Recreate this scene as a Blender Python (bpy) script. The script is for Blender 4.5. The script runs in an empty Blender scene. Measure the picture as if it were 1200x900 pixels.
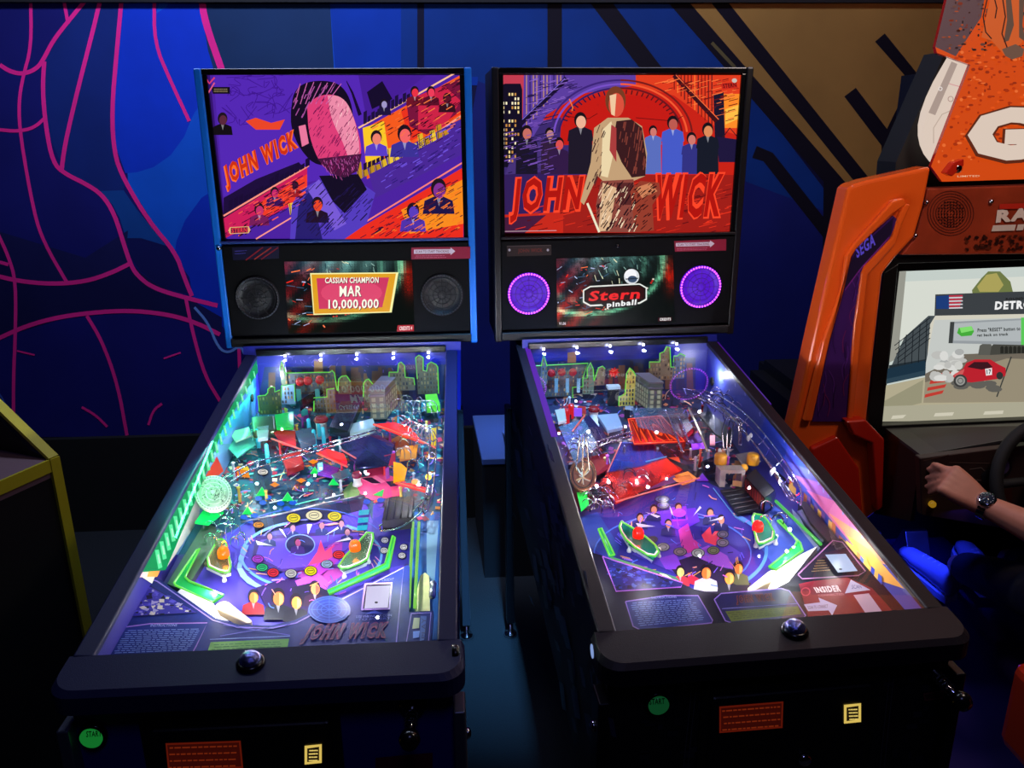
import bpy, bmesh, math, random
from mathutils import Vector, Matrix
random.seed(7)
C = bpy.context.scene.collection
SC = bpy.context.scene

# ------------------------------------------------------------ camera
CAM = Vector((-0.03073, -1.07536, 1.69772))
ROW = ((0.9980815, -0.0613480, -0.0083556), (0.0263152, 0.2981768, 0.9541478), (0.0560436, 0.9525372, -0.2992191))
FPX = 931.36
cd = bpy.data.cameras.new('camera'); cam = bpy.data.objects.new('camera', cd); C.objects.link(cam)
cd.sensor_width = 36; cd.lens = FPX * 36 / 1200; cd.clip_start = .02
cam.matrix_world = Matrix(((ROW[0][0], ROW[1][0], -ROW[2][0], CAM.x), (ROW[0][1], ROW[1][1], -ROW[2][1], CAM.y),
                           (ROW[0][2], ROW[1][2], -ROW[2][2], CAM.z), (0, 0, 0, 1)))
SC.camera = cam

# ------------------------------------------------------------ world, exposure, room lamps, added fill light
w = bpy.data.worlds.new('world'); SC.world = w; w.use_nodes = True
w.node_tree.nodes['Background'].inputs[0].default_value = (.10, .10, .35, 1)
w.node_tree.nodes['Background'].inputs[1].default_value = .022
SC.view_settings.view_transform = 'Standard'; SC.view_settings.look = 'None'
SC.view_settings.exposure = 0; SC.view_settings.gamma = 1; SC.view_settings.use_curve_mapping = False

def area(name, loc, target, size, power, col, sy=None, spread=math.pi):
    l = bpy.data.lights.new(name, 'AREA'); l.energy = power; l.color = col; l.size = size; l.spread = spread
    if sy: l.shape = 'RECTANGLE'; l.size_y = sy
    o = bpy.data.objects.new(name, l); C.objects.link(o); o.location = loc
    o.rotation_euler = (Vector(target) - Vector(loc)).to_track_quat('-Z', 'Y').to_euler()
    return o
area('wall_wash_lamp', (-.75, 1.25, 3.05), (-.6, 2.3, 1.7), 1.5, 32, (.62, .72, 1), .2)
area('wall_wash_lamp', (.9, 1.25, 3.05), (.95, 2.3, 1.8), 1.1, 10, (.75, .75, 1), .2)
area('ceiling_lamp', (.1, -1.3, 2.95), (.1, .2, .8), .5, 4.2, (.36, .38, 1))
area('cabinet_fill_light', (1.3, .15, 2.5), (1.25, 1.0, 1.4), .3, 9, (1, .78, .66))  # added light standing in for the marquee's glow on the racing cabinet
area('floor_lamp_blue', (.15, -.2, 2.9), (.05, 1.4, 0), .12, 4, (.15, .5, 1), spread=.4)
area('pedal_lamp', (1.5, 1.0, .76), (1.47, 1.42, 0.2), .1, 1.5, (.02, .04, 1), spread=1.0)
area('platform_lamp', (1.3, .75, .74), (1.35, .7, 0), .1, .07, (.06, .03, 1))

# ------------------------------------------------------------ helpers
def lin(c):
    return tuple(((x / 255) / 12.92 if x / 255 <= .04045 else (((x / 255) + .055) / 1.055) ** 2.4) for x in c[:3]) + (1,)

MATS = {}
def mat(name, col=(128, 128, 128), rough=.5, metal=0, emit=0, attr=False, alpha=1, bump=0, bscale=40, coat=0, spec=.5, vary=0):
    if name in MATS: return MATS[name]
    m = bpy.data.materials.new(name); m.use_nodes = True; nt = m.node_tree; b = nt.nodes['Principled BSDF']
    b.inputs['Roughness'].default_value = rough; b.inputs['Metallic'].default_value = metal
    b.inputs['Coat Weight'].default_value = coat; b.inputs['Specular IOR Level'].default_value = spec
    if attr:
        a = nt.nodes.new('ShaderNodeAttribute'); a.attribute_name = 'Col'; src = a.outputs['Color']
    else:
        a = nt.nodes.new('ShaderNodeRGB'); a.outputs[0].default_value = lin(col); src = a.outputs[0]
    if vary or bump:
        tc = nt.nodes.new('ShaderNodeTexCoord'); nz = nt.nodes.new('ShaderNodeTexNoise'); nz.inputs['Scale'].default_value = bscale
        nz.inputs['Detail'].default_value = 5; nt.links.new(tc.outputs['Object'], nz.inputs['Vector'])
    if vary:
        mr = nt.nodes.new('ShaderNodeMapRange'); mr.inputs[1].default_value = .3; mr.inputs[2].default_value = .7
        mr.inputs[3].default_value = 1 - vary; mr.inputs[4].default_value = 1 + vary
        nt.links.new(nz.outputs[0], mr.inputs[0])
        mx = nt.nodes.new('ShaderNodeVectorMath'); mx.operation = 'SCALE'
        nt.links.new(src, mx.inputs[0]); nt.links.new(mr.outputs[0], mx.inputs['Scale']); src = mx.outputs[0]
    if emit:
        nt.links.new(src, b.inputs['Emission Color']); b.inputs['Emission Strength'].default_value = emit
        b.inputs['Base Color'].default_value = (.0, .0, .0, 1)
    else:
        nt.links.new(src, b.inputs['Base Color'])
    b.inputs['Alpha'].default_value = alpha
    if bump:
        bp = nt.nodes.new('ShaderNodeBump'); bp.inputs['Strength'].default_value = bump; bp.inputs['Distance'].default_value = .002
        nt.links.new(nz.outputs[0], bp.inputs['Height']); nt.links.new(bp.outputs[0], b.inputs['Normal'])
    MATS[name] = m
    return m

M_PRINT = mat('printed_paint', attr=True, rough=.35)
M_FIELD = mat('playfield_print', attr=True, rough=.4, spec=.15)
M_WALLPAINT = mat('mural_paint', attr=True, rough=.75, vary=.10, bscale=5, spec=.2)
M_GLOW = mat('backlit_print', attr=True, rough=.5, emit=1, spec=.05)
M_SCREEN = mat('screen_pixels', attr=True, rough=.3, emit=1.0, spec=.1)
M_LAMP = mat('lit_lamp', attr=True, rough=.4, emit=3.0)
M_BLACK = mat('black_powder_coat', (9, 9, 14), .45, bump=.25, bscale=700)
M_BLACKG = mat('black_gloss', (9, 9, 13), .2)
M_RUBBER = mat('black_rubber', (12, 12, 14), .75)
M_CHROME = mat('chrome', (205, 205, 215), .12, metal=1)
M_STEEL = mat('brushed_steel', (170, 172, 180), .3, metal=1, bump=.1, bscale=300)
M_WHITE = mat('white_plastic', (230, 230, 225), .35)

def glassmat(name, tint=(1, 1, 1), refl=1.0, ior=1.5, rough=0.0):
    m = bpy.data.materials.new(name); m.use_nodes = True; nt = m.node_tree; nt.nodes.clear()
    o = nt.nodes.new('ShaderNodeOutputMaterial'); t = nt.nodes.new('ShaderNodeBsdfTransparent'); g = nt.nodes.new('ShaderNodeBsdfGlossy')
    f = nt.nodes.new('ShaderNodeFresnel'); mx = nt.nodes.new('ShaderNodeMixShader')
    t.inputs[0].default_value = (*tint, 1); g.inputs['Roughness'].default_value = rough; f.inputs[0].default_value = ior
    g.inputs[0].default_value = (refl, refl, refl, 1)
    nt.links.new(f.outputs[0], mx.inputs[0]); nt.links.new(t.outputs[0], mx.inputs[1]); nt.links.new(g.outputs[0], mx.inputs[2])
    nt.links.new(mx.outputs[0], o.inputs[0]); return m
M_GLASS = glassmat('tempered_glass', (.97, .98, .97), 1.0, 1.45)

def tintplastic(name, col, opac=.5, glow=0.0):
    """coloured see-through plastic: part transparent, part diffuse"""
    m = bpy.data.materials.new(name); m.use_nodes = True; nt = m.node_tree; b = nt.nodes['Principled BSDF']; o = nt.nodes['Material Output']
    b.inputs['Base Color'].default_value = lin(col); b.inputs['Roughness'].default_value = .15
    t = nt.nodes.new('ShaderNodeBsdfTransparent'); t.inputs[0].default_value = tuple(.35 + .65 * x for x in lin(col)[:3]) + (1,)
    if glow:
        b.inputs['Emission Color'].default_value = lin(col); b.inputs['Emission Strength'].default_value = glow
    mx = nt.nodes.new('ShaderNodeMixShader'); mx.inputs[0].default_value = opac
    nt.links.new(t.outputs[0], mx.inputs[1]); nt.links.new(b.outputs[0], mx.inputs[2]); nt.links.new(mx.outputs[0], o.inputs[0])
    MATS[name] = m; return m

class MB:
    """collects polygons; build() links them as one mesh object"""
    def __init__(s): s.v = []; s.f = []; s.c = []; s.s = []
    def add(s, vs, fs, col=(200, 200, 200), smooth=False):
        n = len(s.v); s.v += [tuple(v) for v in vs]; l = lin(col)
        for f in fs: s.f.append(tuple(n + i for i in f)); s.c.append(l); s.s.append(smooth)
        return s
    def box(s, a, b, col=(200, 200, 200)):
        x0, y0, z0 = a; x1, y1, z1 = b
        return s.add([(x0, y0, z0), (x1, y0, z0), (x1, y1, z0), (x0, y1, z0), (x0, y0, z1), (x1, y0, z1), (x1, y1, z1), (x0, y1, z1)],
                     [(0, 3, 2, 1), (4, 5, 6, 7), (0, 1, 5, 4), (1, 2, 6, 5), (2, 3, 7, 6), (3, 0, 4, 7)], col)
    def hexa(s, p, col=(200, 200, 200)):
        """eight corners, bottom ring then top ring"""
        return s.add(p, [(0, 3, 2, 1), (4, 5, 6, 7), (0, 1, 5, 4), (1, 2, 6, 5), (2, 3, 7, 6), (3, 0, 4, 7)], col)
    def loft(s, A, B, col=(200, 200, 200), smooth=False):
        """closed prism between two equal outlines"""
        n = len(A); return s.add(list(A) + list(B), [tuple(range(n))[::-1], tuple(range(n, 2 * n))] + [(i, (i + 1) % n, n + (i + 1) % n, n + i) for i in range(n)], col, smooth)
    def tube(s, pts, r, col=(200, 200, 200), n=6, closed=False, r2=None):
        pts = [Vector(p) for p in pts]; rings = []; m = len(pts)
        for i, p in enumerate(pts):
            a = pts[i - 1] if (i or closed) else p; b = pts[(i + 1) % m] if (i < m - 1 or closed) else p
            d = (b - a)
            if d.length < 1e-9: d = Vector((0, 0, 1))
            d.normalize(); u = d.cross(Vector((0, 0, 1)))
            if u.length < .05: u = d.cross(Vector((1, 0, 0)))
            u.normalize(); v = d.cross(u)
            rr = r if r2 is None else r + (r2 - r) * i / max(1, m - 1)
            rings.append([p + u * math.cos(t * 2 * math.pi / n) * rr + v * math.sin(t * 2 * math.pi / n) * rr for t in range(n)])
        vs = [q for k in rings for q in k]; fs = []
        for i in range(m if closed else m - 1):
            j = (i + 1) % m
            for t in range(n): fs.append((i * n + t, i * n + (t + 1) % n, j * n + (t + 1) % n, j * n + t))
        if not closed: fs += [tuple(range(n))[::-1], tuple((m - 1) * n + t for t in range(n))]
        return s.add(vs, fs, col, n > 5)
    def lathe(s, o, prof, col=(200, 200, 200), n=24, axis=(0, 0, 1), smooth=True):
        """profile (radius, height) turned round an axis at o"""
        o = Vector(o); ax = Vector(axis).normalized(); u = ax.cross(Vector((0, 1, 0)) if abs(ax.y) < .9 else Vector((1, 0, 0))).normalized(); v = ax.cross(u)
        vs = [o + ax * h + (u * math.cos(t * 2 * math.pi / n) + v * math.sin(t * 2 * math.pi / n)) * max(r, 1e-5) for r, h in prof for t in range(n)]
        fs = [(i * n + t, i * n + (t + 1) % n, (i + 1) * n + (t + 1) % n, (i + 1) * n + t) for i in range(len(prof) - 1) for t in range(n)]
        fs += [tuple(range(n))[::-1], tuple((len(prof) - 1) * n + t for t in range(n))]
        return s.add(vs, fs, col, smooth)
    def ball(s, o, r, col=(200, 200, 200), n=12, sz=1):
        return s.lathe(o, [(r * math.sin(a * math.pi / 8), -r * sz * math.cos(a * math.pi / 8)) for a in range(9)], col, n)
    def build(s, name, material=None, parent=None, bevel=0, **kw):
        me = bpy.data.meshes.new(name); me.from_pydata(s.v, [], s.f); me.update()
        at = me.attributes.new('Col', 'FLOAT_COLOR', 'CORNER'); buf = []
        for f, c in zip(s.f, s.c): buf += list(c) * len(f)
        at.data.foreach_set('color', buf)
        me.polygons.foreach_set('use_smooth', s.s)
        me.materials.append(material or M_PRINT)
        o = bpy.data.objects.new(name, me); C.objects.link(o)
        if parent: o.parent = parent
        if bevel:
            b = o.modifiers.new('bevel', 'BEVEL'); b.width = bevel; b.segments = 3; b.limit_method = 'ANGLE'; b.angle_limit = .6
        for k, v in kw.items(): o[k] = v
        return o

def thing(name, label, category, loc=(0, 0, 0), rz=0, group=None):
    o = bpy.data.objects.new(name, None); C.objects.link(o); o.location = loc; o.rotation_euler = (0, 0, rz)
    o['label'] = label; o['category'] = category; o.empty_display_size = .05
    if group: o['group'] = group
    return o

def ray(px, py):
    a = (px - 600) / FPX; b = (450 - py) / FPX
    return Vector([ROW[0][i] * a + ROW[1][i] * b + ROW[2][i] for i in range(3)])
def on_plane(px, py, o, n):
    """world point where the sight line of a photo pixel meets a plane"""
    d = ray(px, py); o = Vector(o); n = Vector(n); return CAM + d * ((o - CAM).dot(n) / d.dot(n))

# -------- lettering: outlines of Blender's built-in font, mapped into any quad
GL = {}
def glyphs(text, fat):
    k = (text, fat)
    if k not in GL:
        cu = bpy.data.curves.new('t', 'FONT'); cu.body = text; cu.resolution_u = 2; cu.offset = fat; cu.fill_mode = 'FRONT'
        cu.space_character = 1.0 + fat * 4
        o = bpy.data.objects.new('t', cu); C.objects.link(o)
        dg = bpy.context.evaluated_depsgraph_get(); me = o.evaluated_get(dg).to_mesh()
        vs = [tuple(v.co) for v in me.vertices]; fs = [tuple(p.vertices) for p in me.polygons]
        o.evaluated_get(dg).to_mesh_clear(); bpy.data.objects.remove(o); bpy.data.curves.remove(cu)
        x0 = min(v[0] for v in vs); x1 = max(v[0] for v in vs); y0 = min(v[1] for v in vs); y1 = max(v[1] for v in vs)
        GL[k] = ([((v[0] - x0) / (x1 - x0), (v[1] - y0) / (y1 - y0)) for v in vs], fs)
    return GL[k]

class Art:
    """flat print traced onto a plane: every shape sits a hair above the last"""
    def __init__(s, fn, nrm, step=.00001, clip=None):
        s.mb = MB(); s.fn = fn; s.n = Vector(nrm).normalized(); s.k = 0; s.step = step; s.inc = 1; s.clip = clip
    def put(s, pts, col):
        q = [s.P(p) for p in pts]
        for co, no in (s.clip or ()):
            o = []
            for i, b in enumerate(q):
                a = q[i - 1]; da = (a - co).dot(no); db = (b - co).dot(no)
                if (da < 0) != (db < 0): o.append(a.lerp(b, da / (da - db)))
                if db >= 0: o.append(b)
            q = o
            if len(q) < 3: return
        s.mb.add(q, [tuple(range(len(q)))], col)
    def P(s, p): return s.fn(*p) + s.n * (s.step * s.k)
    def poly(s, pts, col):
        s.k += s.inc; s.put(pts, col)
    def line(s, pts, wd, col, w2=None):
        s.k += s.inc; L = []; R = []; m = len(pts)
        for i, p in enumerate(pts):
            a = pts[max(0, i - 1)]; b = pts[min(m - 1, i + 1)]; dx, dy = b[0] - a[0], b[1] - a[1]; l = math.hypot(dx, dy) or 1
            h = (wd if w2 is None else wd + (w2 - wd) * i / (m - 1)) / 2; L.append((p[0] - dy / l * h, p[1] + dx / l * h)); R.append((p[0] + dy / l * h, p[1] - dx / l * h))
        for i in range(m - 1): s.put([L[i], L[i + 1], R[i + 1], R[i]], col)
    def ell(s, x, y, rx, ry, col, n=20, a0=0):
        s.poly([(x + rx * math.cos(t * 2 * math.pi / n + a0), y + ry * math.sin(t * 2 * math.pi / n + a0)) for t in range(n)], col)
    def ring(s, x, y, rx, ry, wd, col, t0=0, t1=360, n=28):
        s.line([(x + rx * math.cos(math.radians(t0 + (t1 - t0) * t / n)), y + ry * math.sin(math.radians(t0 + (t1 - t0) * t / n))) for t in range(n + 1)], wd, col)
    def text(s, tx, q, col, fat=.02):
        """q: photo corners top-left, top-right, bottom-right, bottom-left"""
        s.k += 1; vs, fs = glyphs(tx, fat)
        def m(u, v):
            return tuple((q[0][i] * (1 - u) + q[1][i] * u) * v + (q[3][i] * (1 - u) + q[2][i] * u) * (1 - v) for i in (0, 1))
        s.mb.add([s.P(m(u, v)) for u, v in vs], fs, col)
    def title(s, tx, q, fill, edge, grow=1.5):
        cx = sum(p[0] for p in q) / 4; cy = sum(p[1] for p in q) / 4
        g = [(p[0] + (grow if p[0] > cx else -grow), p[1] + (grow if p[1] > cy else -grow)) for p in q]
        s.text(tx, g, edge, .10); s.text(tx, q, fill, .03)
    def T(s, txt):
        """lines 'r,g,b|x,y x,y ...' polygon; 'r,g,b/w|...' stroke of width w"""
        for ln in txt.strip().splitlines():
            h, p = ln.strip().split('|'); pts = [tuple(float(t) for t in q.split(',')) for q in p.split()]
            if '/' in h:
                h, wd = h.split('/'); s.line(pts, float(wd), tuple(int(t) for t in h.split(',')))
            else: s.poly(pts, tuple(int(t) for t in h.split(',')))
    def build(s, name, material, parent, **kw): return s.mb.build(name, material, parent, **kw)
    def flush(s, name, material, parent):
        """link what is drawn so far as one object and start the next"""
        s.mb.build(name, material, parent); s.mb = MB(); s.k = 0

def sm(pts, it=2):
    """round a traced line by corner cutting"""
    for _ in range(it):
        o = [pts[0]]
        for a, b in zip(pts, pts[1:]):
            o += [tuple(.75 * p + .25 * q for p, q in zip(a, b)), tuple(.25 * p + .75 * q for p, q in zip(a, b))]
        pts = o + [pts[-1]]
    return pts
# ============================================================ the setting
WY = 2.30
def struct(name, mb, m, parent=None):
    o = mb.build(name, m, parent)
    if parent is None: o['kind'] = 'structure'
    return o
M_FLOOR = mat('dark_carpet', (24, 30, 38), .9, bump=.8, bscale=220, vary=.25)
M_DARKWALL = mat('black_wall_paint', (8, 7, 16), .8)
struct('floor', MB().box((-4, -3, -.05), (4, 3, 0)), M_FLOOR)
struct('ceiling', MB().box((-4, -3, 3.1), (4, 3, 3.15)), M_DARKWALL)
PL = on_plane(120, 511, (0, WY, 0), (0, 1, 0)).z; PT = on_plane(1000, 4, (0, WY, 0), (0, 1, 0)).z
wall = struct('wall_back', MB().box((-4, WY, 0), (4, WY + .1, 3.1)), mat('navy_wall', (14, 14, 60), .8, spec=.2))
struct('baseboard_back', MB().box((-4, WY - .03, 0), (4, WY, PL)), mat('black_base', (7, 7, 10), .75))
struct('trim_1', MB().box((-4, WY - .025, PT), (4, WY, PT + .12)), M_DARKWALL)
struct('wall_left', MB().box((-4.1, -3, 0), (-4, 3, 3.1)), M_DARKWALL)
struct('wall_right', MB().box((4, -3, 0), (4.1, 3, 3.1)), M_DARKWALL)
struct('wall_front', MB().box((-4, -3.1, 0), (4, -3, 3.1)), M_DARKWALL)
A = Art(lambda x, y: on_plane(x, y, (0, WY - .0006, 0), (0, 1, 0)), (0, -1, 0), .00004)
NV = (26, 14, 105)
A.T("""
22,24,110|-60,-8 330,-8 330,514 -60,511
12,90,215|140,-8 420,-8 420,340 300,420 205,300 150,215
10,58,205|128,-8 198,-8 215,60 250,90 224,140 216,160 200,182 180,196 160,202 147,203 133,165 131,110 138,40
10,58,205|183,-2 236,-8 262,82 224,138 190,60
10,90,215|183,16 190,-8 204,-8 195,8
24,52,95|238,-8 386,-8 394,120 262,120 244,60 238,25
18,42,120|102,-8 142,-8 134,75 131,150 136,190 146,216 145,223 118,224 95,212 75,200 60,165 51,120 50,75
14,70,150|117,224 145,223 160,245 205,300 185,285 148,280 140,255 132,240
10,50,190|204,300 207,282 217,258 236,232 262,215 300,200 300,420 226,350 222,325
18,22,90|148,279 165,279 195,288 208,305 219,325 224,346 190,336 165,318 152,300
2,54,160|386,-8 470,-8 600,-8 600,100 394,100
4,50,128|470,-8 790,-8 980,240 990,300 990,540 560,540 560,90 470,90
20,30,110|560,95 1000,260 1000,540 480,540
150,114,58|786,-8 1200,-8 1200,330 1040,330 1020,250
24,26,85|-60,160 -5,270 100,302 150,270 148,300 150,310 190,336 222,350 260,372 260,390 222,374 150,364 70,372 -60,410
18,20,75|-60,240 -5,265 20,330 60,331 120,326 152,306 175,330 222,350 225,372 150,364 90,368 0,396 -60,400
8,10,40/8|493,-8 493,120
12,8,26/17|650,-8 650,120
12,8,26/21|690,-16 772,92
12,8,26/19|779,-16 1020,262
12,8,26/16|812,-36 1030,236
12,8,26/15|884,178 900,184 985,292
12,8,26/20|975,214 974,300
12,8,26/15|1031,44 1074,95 1040,166 1041,240
12,8,26/17|996,108 1040,166
12,8,26/22|1120,44 1052,178 1047,240
90,82,52/4|834,50 862,80
""")
PK = (255, 40, 150)
for wd, pts in ((5, [(0, 76), (12, 84), (28, 87), (44, 80), (52, 68), (62, 48), (80, 25), (104, -4)]),
                (4, [(36, -5), (37, 55), (27, 90), (22, 120), (24, 160), (40, 250), (52, 285), (78, 330)]),
                (4, [(74, -5), (80, 28)]), (5, [(52, 72), (50, 105), (54, 150), (62, 190), (75, 203), (100, 215), (120, 228), (134, 250), (145, 285), (152, 307), (160, 322), (180, 338), (222, 350), (255, 358)]),
                (5, [(119, -5), (108, 40), (90, 110), (76, 170), (72, 202)]), (5, [(143, -5), (137, 60), (131, 130), (134, 180), (145, 210), (175, 260), (206, 296), (216, 325), (225, 347)]),
                (4, [(181, -5), (181, 50), (200, 95), (222, 142)]), (8, [(236, -5), (240, 25), (260, 82)]),
                (4, [(0, 152), (20, 154), (40, 150), (53, 138)]), (4, [(-4, 270), (10, 300), (19, 330), (18, 400), (16, 440), (16, 500)]),
                (5, [(-4, 323), (20, 329), (60, 333), (100, 330), (130, 320), (152, 309)]), (4, [(-4, 306), (10, 310)]),
                (5, [(-5, 398), (30, 382), (70, 371), (120, 365), (160, 364), (200, 369), (230, 378), (258, 392)]),
                (4, [(102, 370), (120, 400), (138, 450), (149, 510)]), (4, [(218, 350), (226, 390), (240, 440), (258, 470)]),
                (2, [(20, 411), (41, 416)]), (2, [(192, 420), (212, 413)]), (3, [(96, 477), (112, 486), (126, 500)]), (3, [(190, 473), (180, 480), (174, 498)]),
                (4, [(280, 404), (281, 432)]), (3, [(-6, 262), (-2, 290)])):
    A.line(sm(pts), wd, PK)
A.line(sm([(228, 360), (244, 378), (256, 408), (268, 414), (282, 404), (288, 418)]), 3, (110, 150, 230))
A.line(sm([(-5, 455), (4, 468), (8, 478)]), 2, (60, 90, 190))
A.build('wall_mural', M_WALLPAINT, wall)

# ============================================================ pinball machines
ZF, ZB, GL_L = .9414, 1.1191, 1.1038
YB, BZ0, BZ1, BW = 1.1196, 1.1375, 1.8626, .348
def zglass(y): return ZF + (ZB - ZF) / GL_L * y
def zpf(y): return .868 + .098 * y
PFN = Vector((0, -.098, 1)).normalized()

class Machine:
    def __init__(s, loc, yaw, label, pal):
        s.M = Matrix.Translation(loc) @ Matrix.Rotation(yaw, 4, 'Z'); s.I = s.M.inverted(); s.pal = pal
        s.root = thing('pinball_machine', label, 'pinball machine', loc, yaw)
    def pl(s, x, y, o, n):
        """photo pixel -> machine coordinates, on a plane given in machine coordinates"""
        o = s.M @ Vector(o); n = s.M.to_3x3() @ Vector(n); return s.I @ on_plane(x, y, o, n)
    def pf(s, x, y, h=0): return s.pl(x, y, (0, 0, .868 + h), (0, -.098, 1))
    def ay(s, x, y, Y): return s.pl(x, y, (0, Y, 0), (0, 1, 0))
    def ax(s, x, y, X): return s.pl(x, y, (X, 0, 0), (1, 0, 0))
    # raised flat plastic with thickness, traced in the photo
    def slab(s, name, pts, h0, h1, m, parent, col=(200, 200, 200), bevel=0, **kw):
        B = [s.pf(x, y, h1) for x, y in pts]
        return MB().loft([p - Vector((0, 0, h1 - h0)) for p in B], B, col).build(name, m, parent, bevel, **kw)

M_CARD = mat('cabinet_print', attr=True, rough=.5)
M_WIRE = mat('polished_wire', (225, 225, 235), .1, metal=1)
M_GREENP = tintplastic('green_plastic', (90, 230, 90), .55)
M_GREENE = mat('edge_lit_green_acrylic', (105, 225, 70), .3, emit=1.05)
M_CLEAR = tintplastic('clear_plastic', (200, 215, 235), .10)
M_REDP = tintplastic('red_plastic', (235, 45, 45), .75)
M_WOODR = mat('pale_rubber', (235, 222, 190), .5)
def spot(name, loc, power, col, parent, r=.006):
    l = bpy.data.lights.new(name, 'POINT'); l.energy = power; l.color = col; l.shadow_soft_size = r
    o = bpy.data.objects.new(name, l); C.objects.link(o); o.location = loc; o.parent = parent
    return o
def strip(name, loc, rot, sx, sy, power, col, parent, spread=math.pi):
    l = bpy.data.lights.new(name, 'AREA'); l.shape = 'RECTANGLE'; l.size = sx; l.size_y = sy; l.energy = power; l.color = col; l.spread = spread
    o = bpy.data.objects.new(name, l); C.objects.link(o); o.location = loc; o.rotation_euler = rot; o.parent = parent
    return o

def shell(K):
    """cabinet, legs, rails, lockbar, glass, backbox: the same carcass for both machines"""
    R_ = K.root; pal = K.pal
    mcab = mat(pal['cab'][0], pal['cab'][1], .5, bump=.2, bscale=500)
    mrail = mat(pal['rail'][0], pal['rail'][1], .5, bump=.15, bscale=600, spec=.25)
    mb = MB()
    for s in (-1, 1):                               # side walls follow the slope of the glass
        x0, x1 = sorted((s * .266, s * .285))
        prof = [(-.045, .52), (1.36, .60), (1.36, 1.125), (1.10, zglass(1.10) - .004), (-.045, zglass(-.045) - .012)]
        mb.loft([(x0, y, z) for y, z in prof], [(x1, y, z) for y, z in prof])
    mb.box((-.266, -.045, .52), (.266, -.027, .905)); mb.box((-.266, 1.34, .6), (.266, 1.36, 1.12)); mb.hexa([(-.266, -.027, .53), (.266, -.027, .53), (.266, 1.34, .61), (-.266, 1.34, .61), (-.266, -.027, .55), (.266, -.027, .55), (.266, 1.34, .63), (-.266, 1.34, .63)])
    mb.box((-.266, 1.125, 1.08), (.266, 1.36, 1.125))
    K.cab = mb.build('cabinet', mcab, R_)
    for sx in (-1, 1):
        for y in (-.03, 1.33):
            l = MB(); x = sx * .294; yy = y + (-.018 if y < 0 else .018); z1 = .86
            l.hexa([(x - .014, yy - .02, .06), (x + .014, yy - .02, .06), (x + .014, yy + .02, .06), (x - .014, yy + .02, .06), (x - .009, yy - .02, z1), (x + .009, yy - .02, z1), (x + .009, yy + .03, z1), (x - .009, yy + .03, z1)])
            lg = l.build('leg', mat(pal['leg'][0], pal['leg'][1], .35, metal=.6), R_, .003)
            MB().lathe((x, yy, 0), [(.02, 0), (.025, .004), (.02, .015), (.006, .02), (.006, .065)], n=16).build('leg_leveler', M_CHROME, lg)
            if y < 0:
                for dz in (.70, .80): MB().lathe((x + sx * .009, yy + .004, dz), [(.009, 0), (.009, .004), (.004, .008)], n=12, axis=(sx, 0, 0)).build('leg_bolt', M_CHROME, lg)
    for s in (-1, 1):
        r = MB(); a, b = sorted((s * .262, s * .293)); y0, y1 = -.004, 1.118
        r.hexa([(a, y0, zglass(y0) - .010), (b, y0, zglass(y0) - .010), (b, y1, zglass(y1) - .010), (a, y1, zglass(y1) - .010), (a, y0, zglass(y0) + .004), (b, y0, zglass(y0) + .002), (b, y1, zglass(y1) + .002), (a, y1, zglass(y1) + .004)])
        r.build('side_rail', mrail, R_, .003)
    # lockbar: rounded front corners, sloping face
    def outline(z, gx, gy):
        p = []; hw = .304 + gx; fy = -.080 - gy
        for k in range(7): a = math.pi + math.pi / 2 * k / 6; p.append((-hw + .035 + .035 * math.cos(a), fy + .035 + .035 * math.sin(a), z))
        for k in range(7): a = 1.5 * math.pi + math.pi / 2 * k / 6; p.append((hw - .035 + .035 * math.cos(a), fy + .035 + .035 * math.sin(a), z))
        return p + [(hw, -.002, z), (-hw, -.002, z)]
    def raise_(p, f): return [(x, y, f(y)) for x, y, z in p]
    o1 = raise_(outline(0, -.006, -.008), lambda y: ZF + .002 + .12 * y); o2 = raise_(outline(0, 0, 0), lambda y: ZF - .010 + .06 * y); o3 = raise_(outline(0, 0, 0), lambda y: ZF - .044)
    lb = MB(); n = len(o1); lb.add(o1 + o2 + o3, [tuple(range(n))] + [(r * n + i, r * n + n + i, r * n + n + (i + 1) % n, r * n + (i + 1) % n) for r in (0, 1) for i in range(n)] + [tuple(range(2 * n, 3 * n))[::-1]])
    K.lock = lb.build('lockbar', mrail, R_)
    g = MB(); g.hexa([(-.265, .0, zglass(0) - .004), (.265, .0, zglass(0) - .004), (.265, 1.10, zglass(1.1) - .004), (-.265, 1.10, zglass(1.1) - .004), (-.265, .0, zglass(0)), (.265, .0, zglass(0)), (.265, 1.10, zglass(1.1)), (-.265, 1.10, zglass(1.1))])
    g.f = [g.f[1]]; g.c = g.c[:1]; g.s = g.s[:1]                    # one sheet, its upper face
    g.build('playfield_glass', M_GLASS, R_)
    K.play = MB().hexa([(-.264, -.02, zpf(-.02) - .012), (.264, -.02, zpf(-.02) - .012), (.264, 1.10, zpf(1.1) - .012), (-.264, 1.10, zpf(1.1) - .012), (-.264, -.02, zpf(-.02)), (.264, -.02, zpf(-.02)), (.264, 1.10, zpf(1.1)), (-.264, 1.10, zpf(1.1))], pal['pfbase']).build('playfield', M_PRINT, R_)
    # backbox
    bb = MB(); t = .014
    bb.box((-BW, YB + .006, BZ0), (-BW + t, 1.37, BZ1)); bb.box((BW - t, YB + .006, BZ0), (BW, 1.37, BZ1)); bb.box((-BW + t, YB + .006, BZ1 - t), (BW - t, 1.37, BZ1)); bb.box((-BW + t, YB + .006, BZ0), (BW - t, 1.37, BZ0 + t)); bb.box((-BW + t, 1.355, BZ0 + t), (BW - t, 1.37, BZ1 - t))
    K.bb = bb.build('backbox', mcab, R_)
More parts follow.
